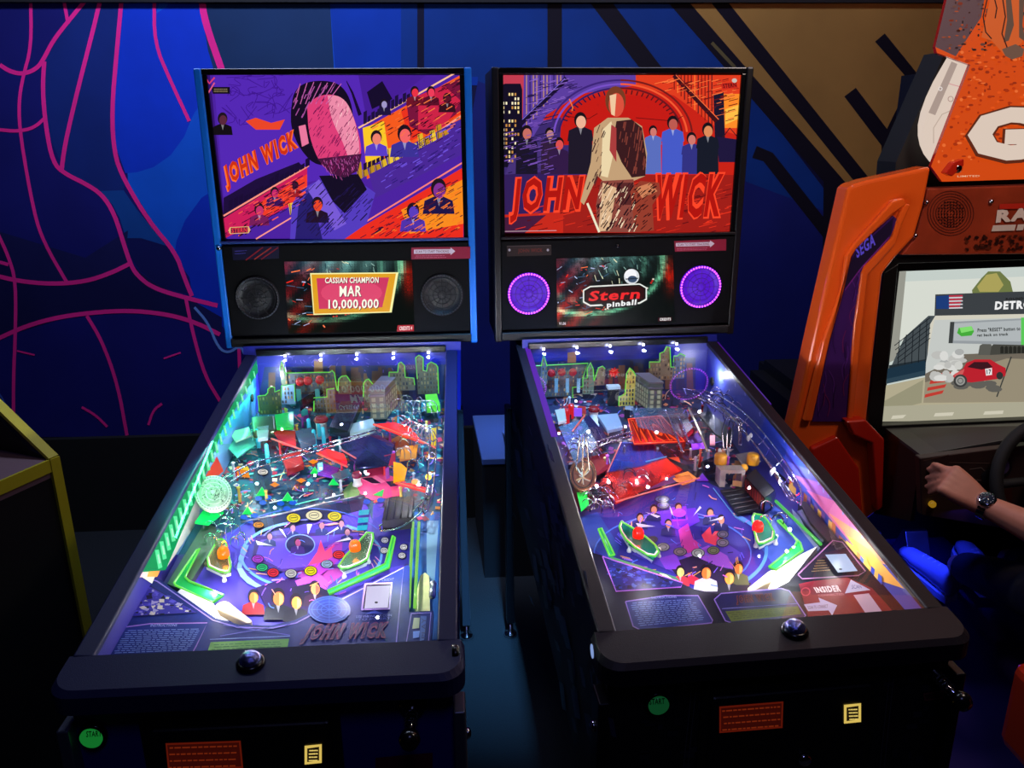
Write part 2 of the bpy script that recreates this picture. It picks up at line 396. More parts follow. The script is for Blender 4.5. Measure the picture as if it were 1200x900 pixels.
    for s in (-1, 1):
        a, b = sorted((s * (BW - .016), s * (BW + .003)))
        MB().box((a, YB, BZ0 - .004), (b, YB + .05, BZ1 + .002)).build('side_trim', mat(pal['trim'][0], pal['trim'][1], .35), R_, .004)
    fr = MB()                                                       # frame round the lit panel
    fr.box((-BW + .016, YB + .002, BZ1 - .014), (BW - .016, YB + .03, BZ1 + .001)); fr.box((-BW + .016, YB + .004, 1.425), (-BW + .028, YB + .03, BZ1 - .014)); fr.box((BW - .028, YB + .004, 1.425), (BW - .016, YB + .03, BZ1 - .014))
    fr.build('backglass_frame', M_BLACKG, R_, .002)
    K.sp = MB().box((-BW + .016, YB - .002, 1.168), (BW - .016, YB + .03, 1.420)).build('speaker_panel', mat('speaker_panel_black', (6, 6, 9), .6, bump=.5, bscale=900, spec=.12), R_, .004)
    MB().box((-BW + .016, YB - .006, 1.424), (BW - .016, YB + .02, 1.431)).build('channel_strip', mat(pal['chan'][0], pal['chan'][1], .35), R_, .002)
    MB().box((-BW + .014, YB - .008, BZ0 + .001), (BW - .014, YB + .03, 1.163)).build('lower_channel', M_BLACK, R_, .004)
    MB().box((-.262, YB - .035, 1.118), (.262, YB, 1.137)).build('glass_channel', M_BLACKG, R_, .003)

def speaker(K, px, py, rx, lit, parent):
    c = K.ay(px, py, YB - .002); r = (K.ay(px + rx, py, YB - .002) - c).length
    m = MB(); m.lathe(c, [(r, 0), (r, .004), (r * .9, .006), (r * .88, .002), (r * .6, .0015), (r * .3, .003), (.0, .006)], (60, 10, 150) if lit else (16, 16, 20), 40, (0, -1, 0))
    if lit: o = m.build('speaker', mat('purple_lit_cone', (82, 8, 200), .5, emit=1.0), parent)
    else: o = m.build('speaker', mat('dark_cone', (14, 14, 19), .5), parent)
    g = MB(); nb = 44
    for k in range(nb):
        a = 2 * math.pi * k / nb; q = c + Vector((math.cos(a) * r * .94, -.006, math.sin(a) * r * .94)); s = .0024
        g.ball(q, s * (1.1 if lit else .8), (235, 150, 255) if lit else (70, 70, 80), 6)
    g.build('speaker_ring', mat('lit_ring_beads', (205, 70, 255), .4, emit=4.5) if lit else mat('dark_ring_beads', (52, 52, 60), .4), parent, kind='stuff')
    # perforated grille: rings of fine wires in front of the cone
    h = MB()
    for rr in (.2, .42, .64, .84): h.tube([c + Vector((math.cos(t * math.pi / 12) * r * rr, -.0065, math.sin(t * math.pi / 12) * r * rr)) for t in range(24)], .0007, (70, 30, 110) if lit else (30, 30, 36), 4, True)
    for k in range(12):
        a = math.pi * k / 6; h.tube([c + Vector((math.cos(a) * r * .12, -.0065, math.sin(a) * r * .12)), c + Vector((math.cos(a) * r * .9, -.0065, math.sin(a) * r * .9))], .0006, (70, 30, 110) if lit else (30, 30, 36), 4)
    h.build('speaker_grille', M_PRINT, parent)

def tubes(K, name, paths, r, m, parent, col=(220, 220, 230), n=6, rung=0, **kw):
    """wire rails traced as (px, py, height) points; rung: every how many points a cross hoop joins the first two rails"""
    mb = MB(); S = []
    for p in paths:
        q = sm([tuple(K.pf(x, y, h)) for x, y, h in p], 2) if len(p) > 2 else [tuple(K.pf(x, y, h)) for x, y, h in p]
        S.append(q); mb.tube(q, r, col, n)
    if rung and len(S) > 1:
        for i in range(1, min(len(S[0]), len(S[1])), rung):
            a, b = Vector(S[0][i]), Vector(S[1][i]); mid = (a + b) / 2 - Vector((0, 0, (a - b).length * .5)); mb.tube(sm([tuple(a), tuple(mid), tuple(b)], 1), r * .85, col, 5)
    return mb.build(name, m, parent, **kw)

def outline_tube(K, name, pts, h, r, m, parent, closed=True, rounding=1, **kw):
    q = [tuple(K.pf(x, y, h)) for x, y in pts]
    if closed: q = sm(q + [q[0]], rounding)[:-1] if rounding else q
    elif rounding: q = sm(q, rounding)
    return MB().tube(q, r, (200, 200, 200), 6, closed).build(name, m, parent, **kw)

def posts(K, pts, h, parent, name='post', m=None, r=.0035):
    for x, y in pts:
        a = K.pf(x, y, h); b = Vector((a.x, a.y, zpf(a.y)))
        MB().lathe(b, [(r * 1.3, 0), (r * 1.3, .004), (r * .7, .008), (r * .7, h - .004), (r, h - .002), (r, h + .002), (r * .4, h + .004)], n=10).build(name, m or M_CHROME, parent)

def skyline_piece(K, name, edge, depth_y, parent, fill, base_py=None, rounding=0):
    """upright acrylic cut-out with a lit edge; edge is the traced top outline"""
    top = [K.ay(x, y, depth_y) for x, y in edge]
    zb = min(p.z for p in top) - .004
    if base_py: zb = K.ay(edge[0][0], base_py, depth_y).z
    A_ = [tuple(p) for p in top] + [(top[-1].x, depth_y, zb), (top[0].x, depth_y, zb)]
    fill = tuple(min(255, int(c * 1.7 + 12)) for c in fill)
    o = MB().loft([(x, y + .003, z) for x, y, z in A_], A_, fill).build(name, M_PRINT, parent)
    MB().tube([(p.x, depth_y - .001, p.z) for p in top], .0014, n=5).build('lit_edge', M_GREENE, parent)
    g = MB()                                                        # rows of window slots
    xs = [p.x for p in top]; x0, x1 = min(xs), max(xs); z1 = max(p.z for p in top)
    def inside(x, z):
        c = False; n = len(A_)
        for i in range(n):
            xa, _, za = A_[i]; xb, _, zb2 = A_[(i + 1) % n]
            if (za > z) != (zb2 > z) and x < (xb - xa) * (z - za) / (zb2 - za) + xa: c = not c
        return c
    x = x0 + .004
    while x < x1 - .003:
        z = zb + .004
        while z < z1 - .003:
            if inside(x, z) and inside(x + .0038, z + .0075) and random.random() < .75: g.box((x, depth_y - .0015, z), (x + .0038, depth_y, z + .0075), random.choice([(150, 110, 60), (110, 84, 56), (170, 140, 90), (60, 60, 70), (90, 70, 50)]))
            z += .0125
        x += .0085
    if g.v: g.build('window_slots', M_PRINT, parent, kind='stuff')
    return o

def bust(A_, x, y, s, skin, coat, hair=(30, 20, 30), lean=0, shade=None):
    """plain stand-in figure print: shoulders, faceless head, hair mass"""
    A_.poly([(x - 1.7 * s + lean, y + 2.6 * s), (x - 1.5 * s, y + 1.2 * s), (x - .5 * s, y + .75 * s), (x + .5 * s, y + .75 * s), (x + 1.5 * s, y + 1.2 * s), (x + 1.7 * s + lean, y + 2.6 * s)], coat)
    A_.poly([(x - .3 * s, y + .6 * s), (x + .3 * s, y + .6 * s), (x + .05 * s, y + 1.8 * s)], tuple(min(255, int(c * .5 + 120)) for c in coat))
    A_.ell(x, y - .15 * s, .82 * s, 1.05 * s, hair)
    A_.ell(x + .08 * s, y + .12 * s, .64 * s, .82 * s, skin)
    if shade: A_.poly([(x + .15 * s, y - .55 * s), (x + .62 * s, y - .2 * s), (x + .6 * s, y + .5 * s), (x + .15 * s, y + .9 * s)], shade)
def mosaic(A_, box, n, cols, s0=2, s1=7, inside=None):
    A_.inc = .25
    x0, y0, x1, y1 = box
    for _ in range(n):
        x = random.uniform(x0, x1); y = random.uniform(y0, y1)
        if inside and not inside(x, y): continue
        s = random.uniform(s0, s1); a = random.uniform(0, 6.28); k = random.choice((3, 4, 4))
        r2 = random.uniform(.25, 1)
        A_.poly([(x + s * math.cos(a + t * 6.283 / k) , y + s * r2 * .8 * math.sin(a + t * 6.283 / k)) for t in range(k)], random.choice(cols))
    A_.inc = 1
def strokes(A_, inside, box, n, cols, l0=3, l1=14, wd=(.5, 1.3)):
    A_.inc = .25; x0, y0, x1, y1 = box
    for _ in range(n):
        x = random.uniform(x0, x1); y = random.uniform(y0, y1)
        if not inside(x, y): continue
        a = random.uniform(0, 3.14); l = random.uniform(l0, l1); b = a + random.uniform(-.8, .8); q = [(x, y), (x + l * .5 * math.cos(a), y - l * .5 * math.sin(a)), (x + l * .5 * (math.cos(a) + math.cos(b)), y - l * .5 * (math.sin(a) + math.sin(b)))]
        if inside(*q[2]): A_.line(sm(q, 1), random.uniform(*wd), random.choice(cols))
    A_.inc = 1
def hatch(A_, pts, n, col, ang=.9, wd=.7, l0=3, l1=9):
    """pen strokes all leaning one way inside an outline"""
    f = inpoly(pts); xs = [p[0] for p in pts]; ys = [p[1] for p in pts]; A_.inc = .25
    for _ in range(n):
        x = random.uniform(min(xs), max(xs)); y = random.uniform(min(ys), max(ys)); l = random.uniform(l0, l1); e = (x + l * math.cos(ang), y - l * math.sin(ang))
        if f(x, y) and f(*e): A_.line([(x, y), e], random.uniform(.4, 1.4) * wd, col)
    A_.inc = 1
def inpoly(pts):
    def f(x, y):
        c = False; n = len(pts)
        for i in range(n):
            (xa, ya), (xb, yb) = pts[i], pts[(i + 1) % n]
            if (ya > y) != (yb > y) and x < (xb - xa) * (y - ya) / (yb - ya) + xa: c = not c
        return c
    return f
def text_rows(A_, q, n, col, wd=.8):
    """fine print too small to read: broken strokes in rows"""
    for i in range(n):
        v = (i + .5) / n; a = [q[0][k] * (1 - v) + q[3][k] * v for k in (0, 1)]; b = [q[1][k] * (1 - v) + q[2][k] * v for k in (0, 1)]
        u = random.uniform(0, .04)
        while u < .93:
            e = min(.97, u + random.uniform(.03, .11)); A_.line([(a[0] + (b[0] - a[0]) * u, a[1] + (b[1] - a[1]) * u), (a[0] + (b[0] - a[0]) * e, a[1] + (b[1] - a[1]) * e)], wd, col); u = e + .018

def swirl_screen(A_, q, seed):
    """blurred playfield picture behind the display's lettering; q photo corners"""
    rnd = random.Random(seed)
    def m(u, v): return tuple((q[0][i] * (1 - u) + q[1][i] * u) * (1 - v) + (q[3][i] * (1 - u) + q[2][i] * u) * v for i in (0, 1))
    A_.poly([m(0, 0), m(1, 0), m(1, 1), m(0, 1)], (14, 18, 16))
    N = 44; Mv = 28
    def col(u, v):
        r = 8; g = 14; b = 16
        l = max(0, 1 - u * 2.0) * min(1, .45 + v); r += 190 * l * (.55 + .45 * math.sin(u * 31 + v * 17)); b += 60 * l * (1 - v); g += 16 * l
        t = max(0, 1 - v * 2.6) * max(0, 1 - abs(u - .45) * 2.0) * (.75 + .25 * math.sin(u * 40 + v * 9)); r += 140 * t; g += 210 * t; b += 200 * t
        d = math.hypot((u - .28) / .72, (v - .08) / .85); k = math.exp(-((d - .88) / .045) ** 2); r += 110 * k; g += 200 * k; b += 150 * k
        k2 = math.exp(-((d - .66) / .05) ** 2) * (.6 + .4 * math.sin(u * 60)); g += 90 * k2; r += 50 * k2; b += 70 * k2
        k3 = math.exp(-((u - .97) / .05) ** 2 - ((v - .3) / .22) ** 2); r += 230 * k3; g += 20 * k3
        return (min(255, r), min(255, g), min(255, b))
    for i in range(N):
        for j in range(Mv):
            A_.mb.add([A_.P(m(*p)) for p in ((i / N, j / Mv), ((i + 1) / N, j / Mv), ((i + 1) / N, (j + 1) / Mv), (i / N, (j + 1) / Mv))], [(0, 1, 2, 3)], col((i + .5) / N, (j + .5) / Mv))
    A_.k += 1
    for i in range(26):                                             # shining studs along the curve
        t = .35 + i / 26 * 1.15; A_.ell(*m(.30 + .56 * math.cos(t), .12 + .66 * math.sin(t)), 1.3, .9, rnd.choice([(235, 235, 215), (20, 30, 25), (210, 40, 30), (240, 220, 200)]), 8)
    for i in range(60):
        u = rnd.random() * .42; v = .1 + rnd.random() * .8; a = m(u, v); b = m(u + rnd.uniform(.01, .07), v + rnd.uniform(-.05, .04)); A_.line([a, b], rnd.uniform(.5, 1.4), rnd.choice([(230, 40, 25), (255, 120, 70), (30, 10, 30), (180, 190, 230), (60, 90, 120)]))
    for i in range(34):
        u = .3 + rnd.random() * .42; v = rnd.random() * .45; a = m(u, v); b = m(u + rnd.uniform(.0, .03), v + rnd.uniform(.02, .1)); A_.line([a, b], rnd.uniform(.4, 1.1), rnd.choice([(150, 190, 180), (230, 230, 190), (30, 60, 70), (90, 130, 120)]))
    return m

def stern_badge(A_, q, fillc, edgec, back):
    A_.poly([(q[0][0] - 1, q[0][1]), (q[1][0] + 1, q[1][1]), (q[1][0] + 3, (q[1][1] + q[2][1]) / 2), (q[2][0] + 1, q[2][1]), (q[3][0] - 1, q[3][1]), (q[3][0] - 3, (q[0][1] + q[3][1]) / 2)], edgec)
    A_.poly([(q[0][0], q[0][1] + .8), (q[1][0], q[1][1] + .8), (q[2][0], q[2][1] - .8), (q[3][0], q[3][1] - .8)], back)
    A_.text('STERN', [(q[0][0] + 1, q[0][1] + 1.2), (q[1][0] - 1, q[1][1] + 1.2), (q[2][0] - 1, q[2][1] - 1.2), (q[3][0] + 1, q[3][1] - 1.2)], fillc, .03)

def front_bits(K, start, startlit, plate, price, plunger):
    """what sits on the front of the cabinet and is seen at the foot of the photo"""
    Y = -.0455; c = K.ay(*start, Y)
    b = MB().lathe(c, [(.021, 0), (.021, .006), (.018, .008)], n=28, axis=(0, -1, 0)).build('button_ring', M_BLACKG, K.cab)
    MB().lathe(c - Vector((0, .003, 0)), [(.0165, 0), (.0165, .008), (.013, .0105), (0, .0105)], n=28, axis=(0, -1, 0)).build('start_button', mat('green_start' + K.pal['id'], startlit, .3, emit=.75), K.cab)
    t = Art(lambda x, y: K.ay(x, y, Y - .0142), (0, -1, 0)); t.text('START', [(start[0] - 9, start[1] - 3), (start[0] + 9, start[1] - 4), (start[0] + 9, start[1] + 3), (start[0] - 9, start[1] + 4)], (8, 30, 10), .02); t.build('start_lettering', M_PRINT, K.cab)
    cx = K.ay((plate[0][0] + plate[1][0]) / 2 + (price[0] - plate[0][0]) * .28, plate[0][1], Y).x
    d = MB().box((cx - .135, Y - .012, .56), (cx + .135, Y, .845)).build('coin_door', mat('coin_door_black', (11, 11, 15), .4, bump=.2, bscale=400), K.root, .006)
    f = MB()
    for a, b2 in (((cx - .15, Y - .006, .545), (cx - .135, Y, .86)), ((cx + .135, Y - .006, .545), (cx + .15, Y, .86)), ((cx - .135, Y - .006, .845), (cx + .135, Y, .86))): f.box(a, b2)
    f.build('door_frame', M_BLACKG, d)
    P = Art(lambda x, y: K.ay(x, y, Y - .0125), (0, -1, 0), .0001)
    P.poly(plate, (120, 30, 12)); k = [(plate[0][0] + 2, plate[0][1] + 2), (plate[1][0] - 2, plate[1][1] + 2), (plate[2][0] - 2, plate[2][1] - 2), (plate[3][0] + 2, plate[3][1] - 2)]; P.poly(k, (70, 14, 8))
    text_rows(P, k, 4, (150, 50, 20), 1.6); P.build('notice_plate', mat('dim_lit_plate', attr=True, rough=.4, emit=.45), d)
    x, y = price; P = Art(lambda x, y: K.ay(x, y, Y - .013), (0, -1, 0), .0001)
    P.poly([(x - 10, y - 10), (x + 10, y - 12), (x + 10, y + 10), (x - 10, y + 12)], (215, 185, 90)); P.poly([(x - 7, y - 7), (x + 7, y - 9), (x + 7, y + 7), (x - 7, y + 9)], (28, 20, 8))
    text_rows(P, [(x - 5, y - 6), (x + 6, y - 7), (x + 6, y + 6), (x - 5, y + 7)], 4, (240, 210, 110), 1.5); P.build('price_window', M_GLOW, d)
    for dx in (-.045, .045):
        MB().box((cx + dx - .014, Y - .020, .60), (cx + dx + .014, Y - .012, .66)).build('coin_return', M_BLACKG, d, .003)
    MB().lathe((cx + .03, Y - .012, .71), [(.012, 0), (.012, .006), (.008, .009), (0, .009)], n=20, axis=(0, -1, 0)).build('door_lock', M_CHROME, d)
    p = K.ay(*plunger, Y - .03); p = Vector((p.x, Y, p.z))
    q = MB().lathe(p, [(.022, 0), (.02, .005), (.01, .008), (.01, .02)], n=20, axis=(0, -1, 0)).build('plunger_housing', M_BLACKG, K.root)
    MB().tube([p - Vector((0, .0, 0)), p - Vector((0, .062, 0))], .004, n=8).build('plunger_rod', M_CHROME, q)
    MB().tube([p + Vector((math.cos(t * .9) * .009, -.012 - t * .0011, math.sin(t * .9) * .009)) for t in range(34)], .0013, n=5).build('plunger_spring', M_CHROME, q)
    MB().lathe(p - Vector((0, .062, 0)), [(.006, 0), (.014, .004), (.016, .013), (.012, .022), (0, .026)], n=20, axis=(0, -1, 0)).build('plunger_knob', M_BLACKG, q)

def lock_button(K, x, y):
    c = K.pl(x, y, (0, 0, ZF + .002), (0, -.12, 1)); c.z = ZF + .001 + .12 * c.y
    b = MB().lathe(c, [(.0215, 0), (.0215, .005), (.018, .009), (.016, .009)], n=28, axis=(0, -.1, 1)).build('button_collar', M_BLACKG, K.lock)
    MB().lathe(c + Vector((0, 0, .005)), [(.0165, 0), (.0160, .007), (.012, .0125), (.006, .0155), (0, .016)], n=28, axis=(0, -.1, 1)).build('action_button', mat('silver_blue_dome', (120, 125, 190), .18, metal=.85, bump=1.0, bscale=160), K.lock)

def lamps(K, dots, gi, power, back=(.45, .5, 1)):
    """row of white LEDs at the back, general lighting bulbs over the field"""
    for x, y in dots:
        p = K.ay(x, y, 1.075); MB().ball(p, .0035, (235, 235, 255), 10).build('spot_bulb', mat('white_led', (240, 240, 255), .3, emit=14), K.play)
        spot('spot_lamp', (p.x, p.y - .012, p.z - .008), power * .5, back, K.root)
    for x, y, h, pw, c in gi:
        p = K.pf(x, y, h); spot('playfield_lamp', p, power * pw * 4.0, c, K.root, .003)

def wall_clip(sx): return [(Vector((0, 0, zglass(0) - .004)), Vector((0, (ZB - ZF) / GL_L, -1))), (Vector((0, 0, .868)), Vector((0, -.098, 1))), (Vector((0, .0, 0)), Vector((0, 1, 0))), (Vector((0, 1.09, 0)), Vector((0, -1, 0)))]
rr0 = random.Random(21)
# ============================================================ left machine
L = Machine((-.35, 0, 0), 0, 'blue-trimmed pinball machine with green lit side wall, left of the two', dict(id='_blue', cab=('deep_blue_cabinet', (30, 24, 120)), rail=('navy_rail_coat', (22, 25, 66)), leg=('grey_leg', (90, 95, 110)), trim=('cobalt_trim', (20, 120, 235)), chan=('blue_channel', (45, 70, 140)), pfbase=(48, 40, 110)))
shell(L)
P = L.play
# ---- printed playfield
A = Art(lambda x, y: L.pf(x, y, .0005), PFN, .000008)
up_ = [(300, 470), (528, 465), (528, 615), (470, 615), (427, 583), (300, 610), (235, 640), (205, 640)]
A.T("""
28,70,92|296,470 530,464 528,640 200,650 240,580
70,58,170|236,640 300,608 427,584 440,620 470,640 480,700 330,740 280,735 200,690
24,30,60|296,609 427,583 424,598 300,628
55,50,150|438,584 484,582 484,660 432,670
40,90,160|486,600 516,600 512,760 470,760 480,700
120,160,190|500,610 514,610 508,700 500,700
150,60,140|340,650 400,640 420,660 380,690 350,680
190,40,110|350,672 362,650 378,640 372,660
90,20,90|372,630 410,618 418,632 390,650
""")
mosaic(A, (250, 470, 528, 610), 1300, [(30, 70, 90), (20, 40, 60), (150, 40, 60), (90, 60, 150), (200, 60, 90), (40, 120, 120), (190, 120, 50), (25, 25, 40), (70, 110, 120), (210, 180, 150), (120, 30, 80), (60, 160, 150)], 1, 5, inpoly(up_)); strokes(A, inpoly(up_), (250, 470, 528, 610), 200, [(220, 230, 235), (120, 220, 200), (240, 110, 110), (20, 20, 40), (250, 200, 120), (150, 120, 230)])
A.ring(365, 652, 82, 40, 3, (95, 150, 215), 120, 250); A.ring(365, 652, 82, 40, 3, (95, 150, 215), -60, 30); A.ring(365, 640, 60, 30, 1.2, (120, 120, 220)); A.ring(360, 645, 95, 48, 1, (60, 90, 190), 150, 330)
A.T("""
104,148,220|287,640 292,640 286,656 283,668 278,668 280,654
130,170,225|278,668 284,667 290,676 300,684 309,689 303,691 290,685 282,677
60,30,110|300,630 430,622 436,650 420,665 330,672 296,655
90,60,190|306,634 420,626 428,648 400,662 330,668 300,652
150,50,170|356,668 386,640 402,632 400,656 380,672 362,684
220,50,120/2|368,668 380,652 392,640
225,60,110|361,664 372,648 376,634 381,648 388,642 390,654 378,660
40,20,70|300,690 330,680 352,678 372,690 360,720 316,720
170,70,200|346,682 372,672 386,684 380,700 356,704
30,25,45|340,690 366,684 396,700 380,710 350,712
""")
for x, y, s, c, k, sh in ((297, 701, 8, (240, 110, 50), (150, 35, 45), (180, 190, 80)), (369, 691, 8, (235, 130, 80), (50, 30, 50), (190, 80, 60)), (326, 702, 10, (235, 105, 50), (30, 30, 40), (250, 170, 90)), (347, 707, 9, (240, 135, 60), (26, 24, 34), (255, 190, 110))): bust(A, x, y, s, c, k, shade=sh)
for x, y in ((316, 630), (343, 620), (377, 617), (400, 615), (407, 625)): bust(A, x, y, 4.6, (160, 110, 130), (35, 45, 110), (40, 40, 60))
A.ell(352, 640, 17, 12, (30, 25, 80)); A.ring(352, 640, 17, 12, 1.2, (120, 150, 220)); bust(A, 349, 637, 5, (150, 60, 110), (60, 30, 110))
for a in (((300, 635), (302, 640), (320, 641)), ((327, 621), (331, 622), (336, 632)), ((360, 616), (366, 616), (361, 628)), ((396, 619), (397, 621), (381, 629)), ((409, 631), (412, 634), (392, 637))): A.poly(a, (235, 235, 245))
for k in range(26):
    a = random.uniform(0, 6.28); x = 365 + 75 * math.cos(a); y = 650 + 34 * math.sin(a); A.line([(x, y), (x + 14 * math.cos(a + 1), y + 7 * math.sin(a + 1))], 1, random.choice([(210, 120, 190), (120, 90, 230), (200, 150, 80)]))
for x, y in ((270, 560), (300, 556), (320, 560), (345, 545), (385, 560), (410, 570), (425, 575), (330, 588), (360, 590), (395, 583)):
    A.line([(x - 14, y + 3), (x + 14, y - 4)], 1.3, random.choice([(200, 220, 225), (90, 200, 170), (230, 120, 120)]))
A.T("""
230,70,120|416,566 450,556 476,566 470,582 436,588 422,580
255,120,150|420,562 440,558 452,566 440,570
40,20,40|424,562 436,561 447,568 436,568
40,20,40|452,566 462,565 470,570 458,572
205,45,90|428,552 452,548 456,556 432,560
30,32,52|296,560 300,546 308,541 316,545 320,572 318,580 300,580
110,150,90|402,577 412,566 422,578 420,584 404,586
40,16,30|430,520 458,514 470,530 452,546 430,545
160,110,40|456,518 474,508 480,520 470,536 456,536
""")
strokes(A, inpoly([(300, 620), (430, 612), (440, 690), (340, 725), (240, 690)]), (240, 612, 440, 725), 70, [(120, 80, 220), (190, 90, 190), (40, 30, 100), (80, 120, 230), (220, 140, 120)])
A.build('printed_field', M_FIELD, P)
# ---- inserts (lit from below)
A = Art(lambda x, y: L.pf(x, y, .006), PFN, .00002)
for x, y, rx, ry, c in ((344, 607, 9, 6, (255, 235, 20)), (368, 604, 10.5, 6.5, (255, 245, 200)), (392, 605, 9, 6, (255, 235, 30)), (303, 615, 7, 4, (255, 160, 30)), (302, 655, 7.5, 5, (190, 60, 230)), (307, 665, 7.5, 5, (40, 200, 130)), (320, 671, 7.5, 5.5, (245, 40, 70)), (341, 672, 7.5, 5.5, (215, 210, 215)), (364, 669, 8, 6, (250, 235, 30)), (383, 661, 7.5, 5, (170, 200, 240)), (397, 650, 7.5, 5, (245, 50, 60)), (308, 553, 7, 4, (250, 240, 235)), (450, 645, 5, 4, (225, 225, 235)), (451, 633, 5, 4, (200, 200, 220)), (473, 641, 5, 4, (235, 235, 245)), (471, 651, 5, 4, (235, 235, 245))):
    A.ell(x, y, rx, ry, (25, 22, 40)); A.ell(x, y, rx - 1, ry - .8, c); A.ring(x, y, rx * .55, ry * .55, .8, tuple(int(v * .55) for v in c)); A.line([(x - rx * .4, y), (x + rx * .4, y - .6)], .9, tuple(int(v * .35) for v in c)); A.flush('round_insert', M_GLOW, P)
for x, y, s in ((307, 577, 7), (337, 583, 7), (290, 599, 6), (369, 552, 5.5), (391, 565, 6)): A.poly([(x - s, y + s * .6), (x, y - s * .9), (x + s, y + s * .6)], (20, 245, 100)); A.line([(x - s, y + s * .6), (x, y - s * .9), (x + s, y + s * .6)], .8, (120, 255, 150)); A.flush('arrow_insert', M_GLOW, P)
A.poly([(437, 580), (450, 573), (448, 582)], (60, 240, 120)); A.flush('arrow_insert', M_GLOW, P)
for x, y in ((322, 568), (353, 563), (367, 541)): A.poly([(x - 6, y), (x, y - 3), (x + 6, y), (x, y + 3)], (255, 150, 20)); A.flush('diamond_insert', M_GLOW, P)
for x, y in ((303, 584), (308, 589), (314, 583), (329, 590), (336, 596), (343, 589), (286, 606), (292, 610), (298, 604), (430, 588), (446, 586)): A.ell(x, y, 4.5, 3, (30, 100, 235), 8); A.flush('blue_insert', M_GLOW, P)
for x, y in ((426, 601), (425, 610), (424, 619)): A.poly([(x - 5, y - 3), (x + 7, y - 4), (x + 6, y + 2), (x - 6, y + 3)], (20, 190, 225)); A.flush('square_insert', M_GLOW, P)
A.poly([(272, 551), (279, 546), (290, 549), (293, 560), (276, 558)], (250, 140, 20)); A.poly([(282, 550), (290, 546), (293, 552)], (255, 225, 60))
A.build('lit_flame_insert', M_GLOW, P)

# ---- raised plastics, ramps, toys
def rail_plastic(K, nm, pts, h, m, edge, parent, bar=None):
    K.slab(nm, pts, h - .003, h, m, parent)
    if bar: outline_tube(K, nm + '_edge', bar, h + .002, .0022, edge, parent, closed=False, rounding=0)
M_PINKE = mat('edge_lit_pink', (255, 120, 120), .3, emit=.8); M_ORGE = mat('edge_lit_orange', (255, 95, 60), .3, emit=.9)
M_REDG = tintplastic('glowing_red_plastic', (245, 40, 40), .85, .55); M_ORANGEP = tintplastic('orange_plastic', (255, 160, 10), .9, .5)
rail_plastic(L, 'red_plastic', [(318, 503), (346, 505), (347, 524), (330, 520)], .045, M_REDP, M_PINKE, P, [(318, 514), (362, 530)])
rail_plastic(L, 'red_plastic', [(371, 531), (384, 526), (403, 532), (407, 541), (406, 546)], .05, M_REDG, M_ORGE, P, [(371, 531), (407, 547)])
rail_plastic(L, 'red_plastic', [(437, 497), (463, 495), (480, 500), (496, 519), (470, 510)], .05, M_REDG, M_ORGE, P, [(438, 497), (498, 519), (511, 525)])
rail_plastic(L, 'orange_plastic', [(461, 541), (470, 543), (477, 549), (474, 562), (461, 565)], .045, M_ORANGEP, M_ORGE, P)
rail_plastic(L, 'red_plastic', [(463, 566), (480, 566), (500, 572), (498, 576)], .04, M_REDG, M_ORGE, P, [(462, 565), (498, 575)])
outline_tube(L, 'pink_rail', [(400, 527), (417, 537)], .045, .002, M_PINKE, P, False, 0)
tubes(L, 'wire_ramp', [[(262, 561, .05), (290, 544, .055), (319, 536, .06), (380, 521, .065), (443, 503, .07)], [(268, 566, .05), (292, 551, .055), (322, 541, .06), (382, 525, .065), (446, 506, .07)]], .0018, M_WIRE, P, rung=3)
outline_tube(L, 'steel_guide_rail', [(282, 612), (330, 602), (370, 592), (427, 580)], .02, .0018, M_STEEL, P, False, 0)
L.slab('clear_plastic', [(398, 520), (440, 508), (462, 520), (455, 545), (420, 548)], .037, .04, tintplastic('smoke_plastic', (35, 40, 80), .6), P)
# medallion standing at the left
def medallion(K, x, y, rx, ry, h, cols, parent, seed):
    r_ = random.Random(seed); o = MB(); N = 36
    ed = [K.pf(x + rx * math.cos(t * 6.2832 / N), y + ry * math.sin(t * 6.2832 / N), h) for t in range(N)]
    o.loft([p - Vector((0, 0, .005)) for p in ed], ed, cols[0]); d = o.build('medallion', mat('coin_relief', attr=True, rough=.4), parent)
    A_ = Art(lambda a, b: K.pf(a, b, h + .0005), PFN, .00002)
    for k, (f, wd) in enumerate(((.97, 1.6), (.86, 1.0), (.62, 1.0), (.40, 1.2), (.2, 1.0))): A_.ring(x, y, rx * f, ry * f, wd, cols[1 + k % 2])
    for k in range(36):
        a = k * 6.2832 / 36; A_.line([(x + rx * .88 * math.cos(a), y + ry * .88 * math.sin(a)), (x + rx * .96 * math.cos(a), y + ry * .96 * math.sin(a))], .9, cols[3])
    for k in range(120):
        a = r_.uniform(0, 6.28); q = r_.uniform(.1, .82); A_.line([(x + rx * q * math.cos(a), y + ry * q * math.sin(a)), (x + rx * q * math.cos(a) + r_.uniform(-3, 3), y + ry * q * math.sin(a) + r_.uniform(-2.5, 2.5))], .9, r_.choice(cols))
    A_.ell(x, y, rx * .12, ry * .12, cols[2]); A_.build('medallion_relief', M_PRINT, parent)
medallion(L, 250, 578, 21.5, 20.5, .055, [(190, 180, 165), (240, 225, 205), (255, 245, 235), (60, 50, 45)], P, 3)
# green glowing corner and plastics by the left wall
L.slab('green_plastic', [(228, 612), (238, 598), (262, 600), (244, 614)], .03, .034, tintplastic('lit_green_sheet', (20, 200, 90), .8, .35), P)
L.slab('green_card', [(322, 486), (344, 482), (344, 502), (324, 503)], .05, .053, tintplastic('lit_green_card', (20, 170, 60), .95, .5), P)
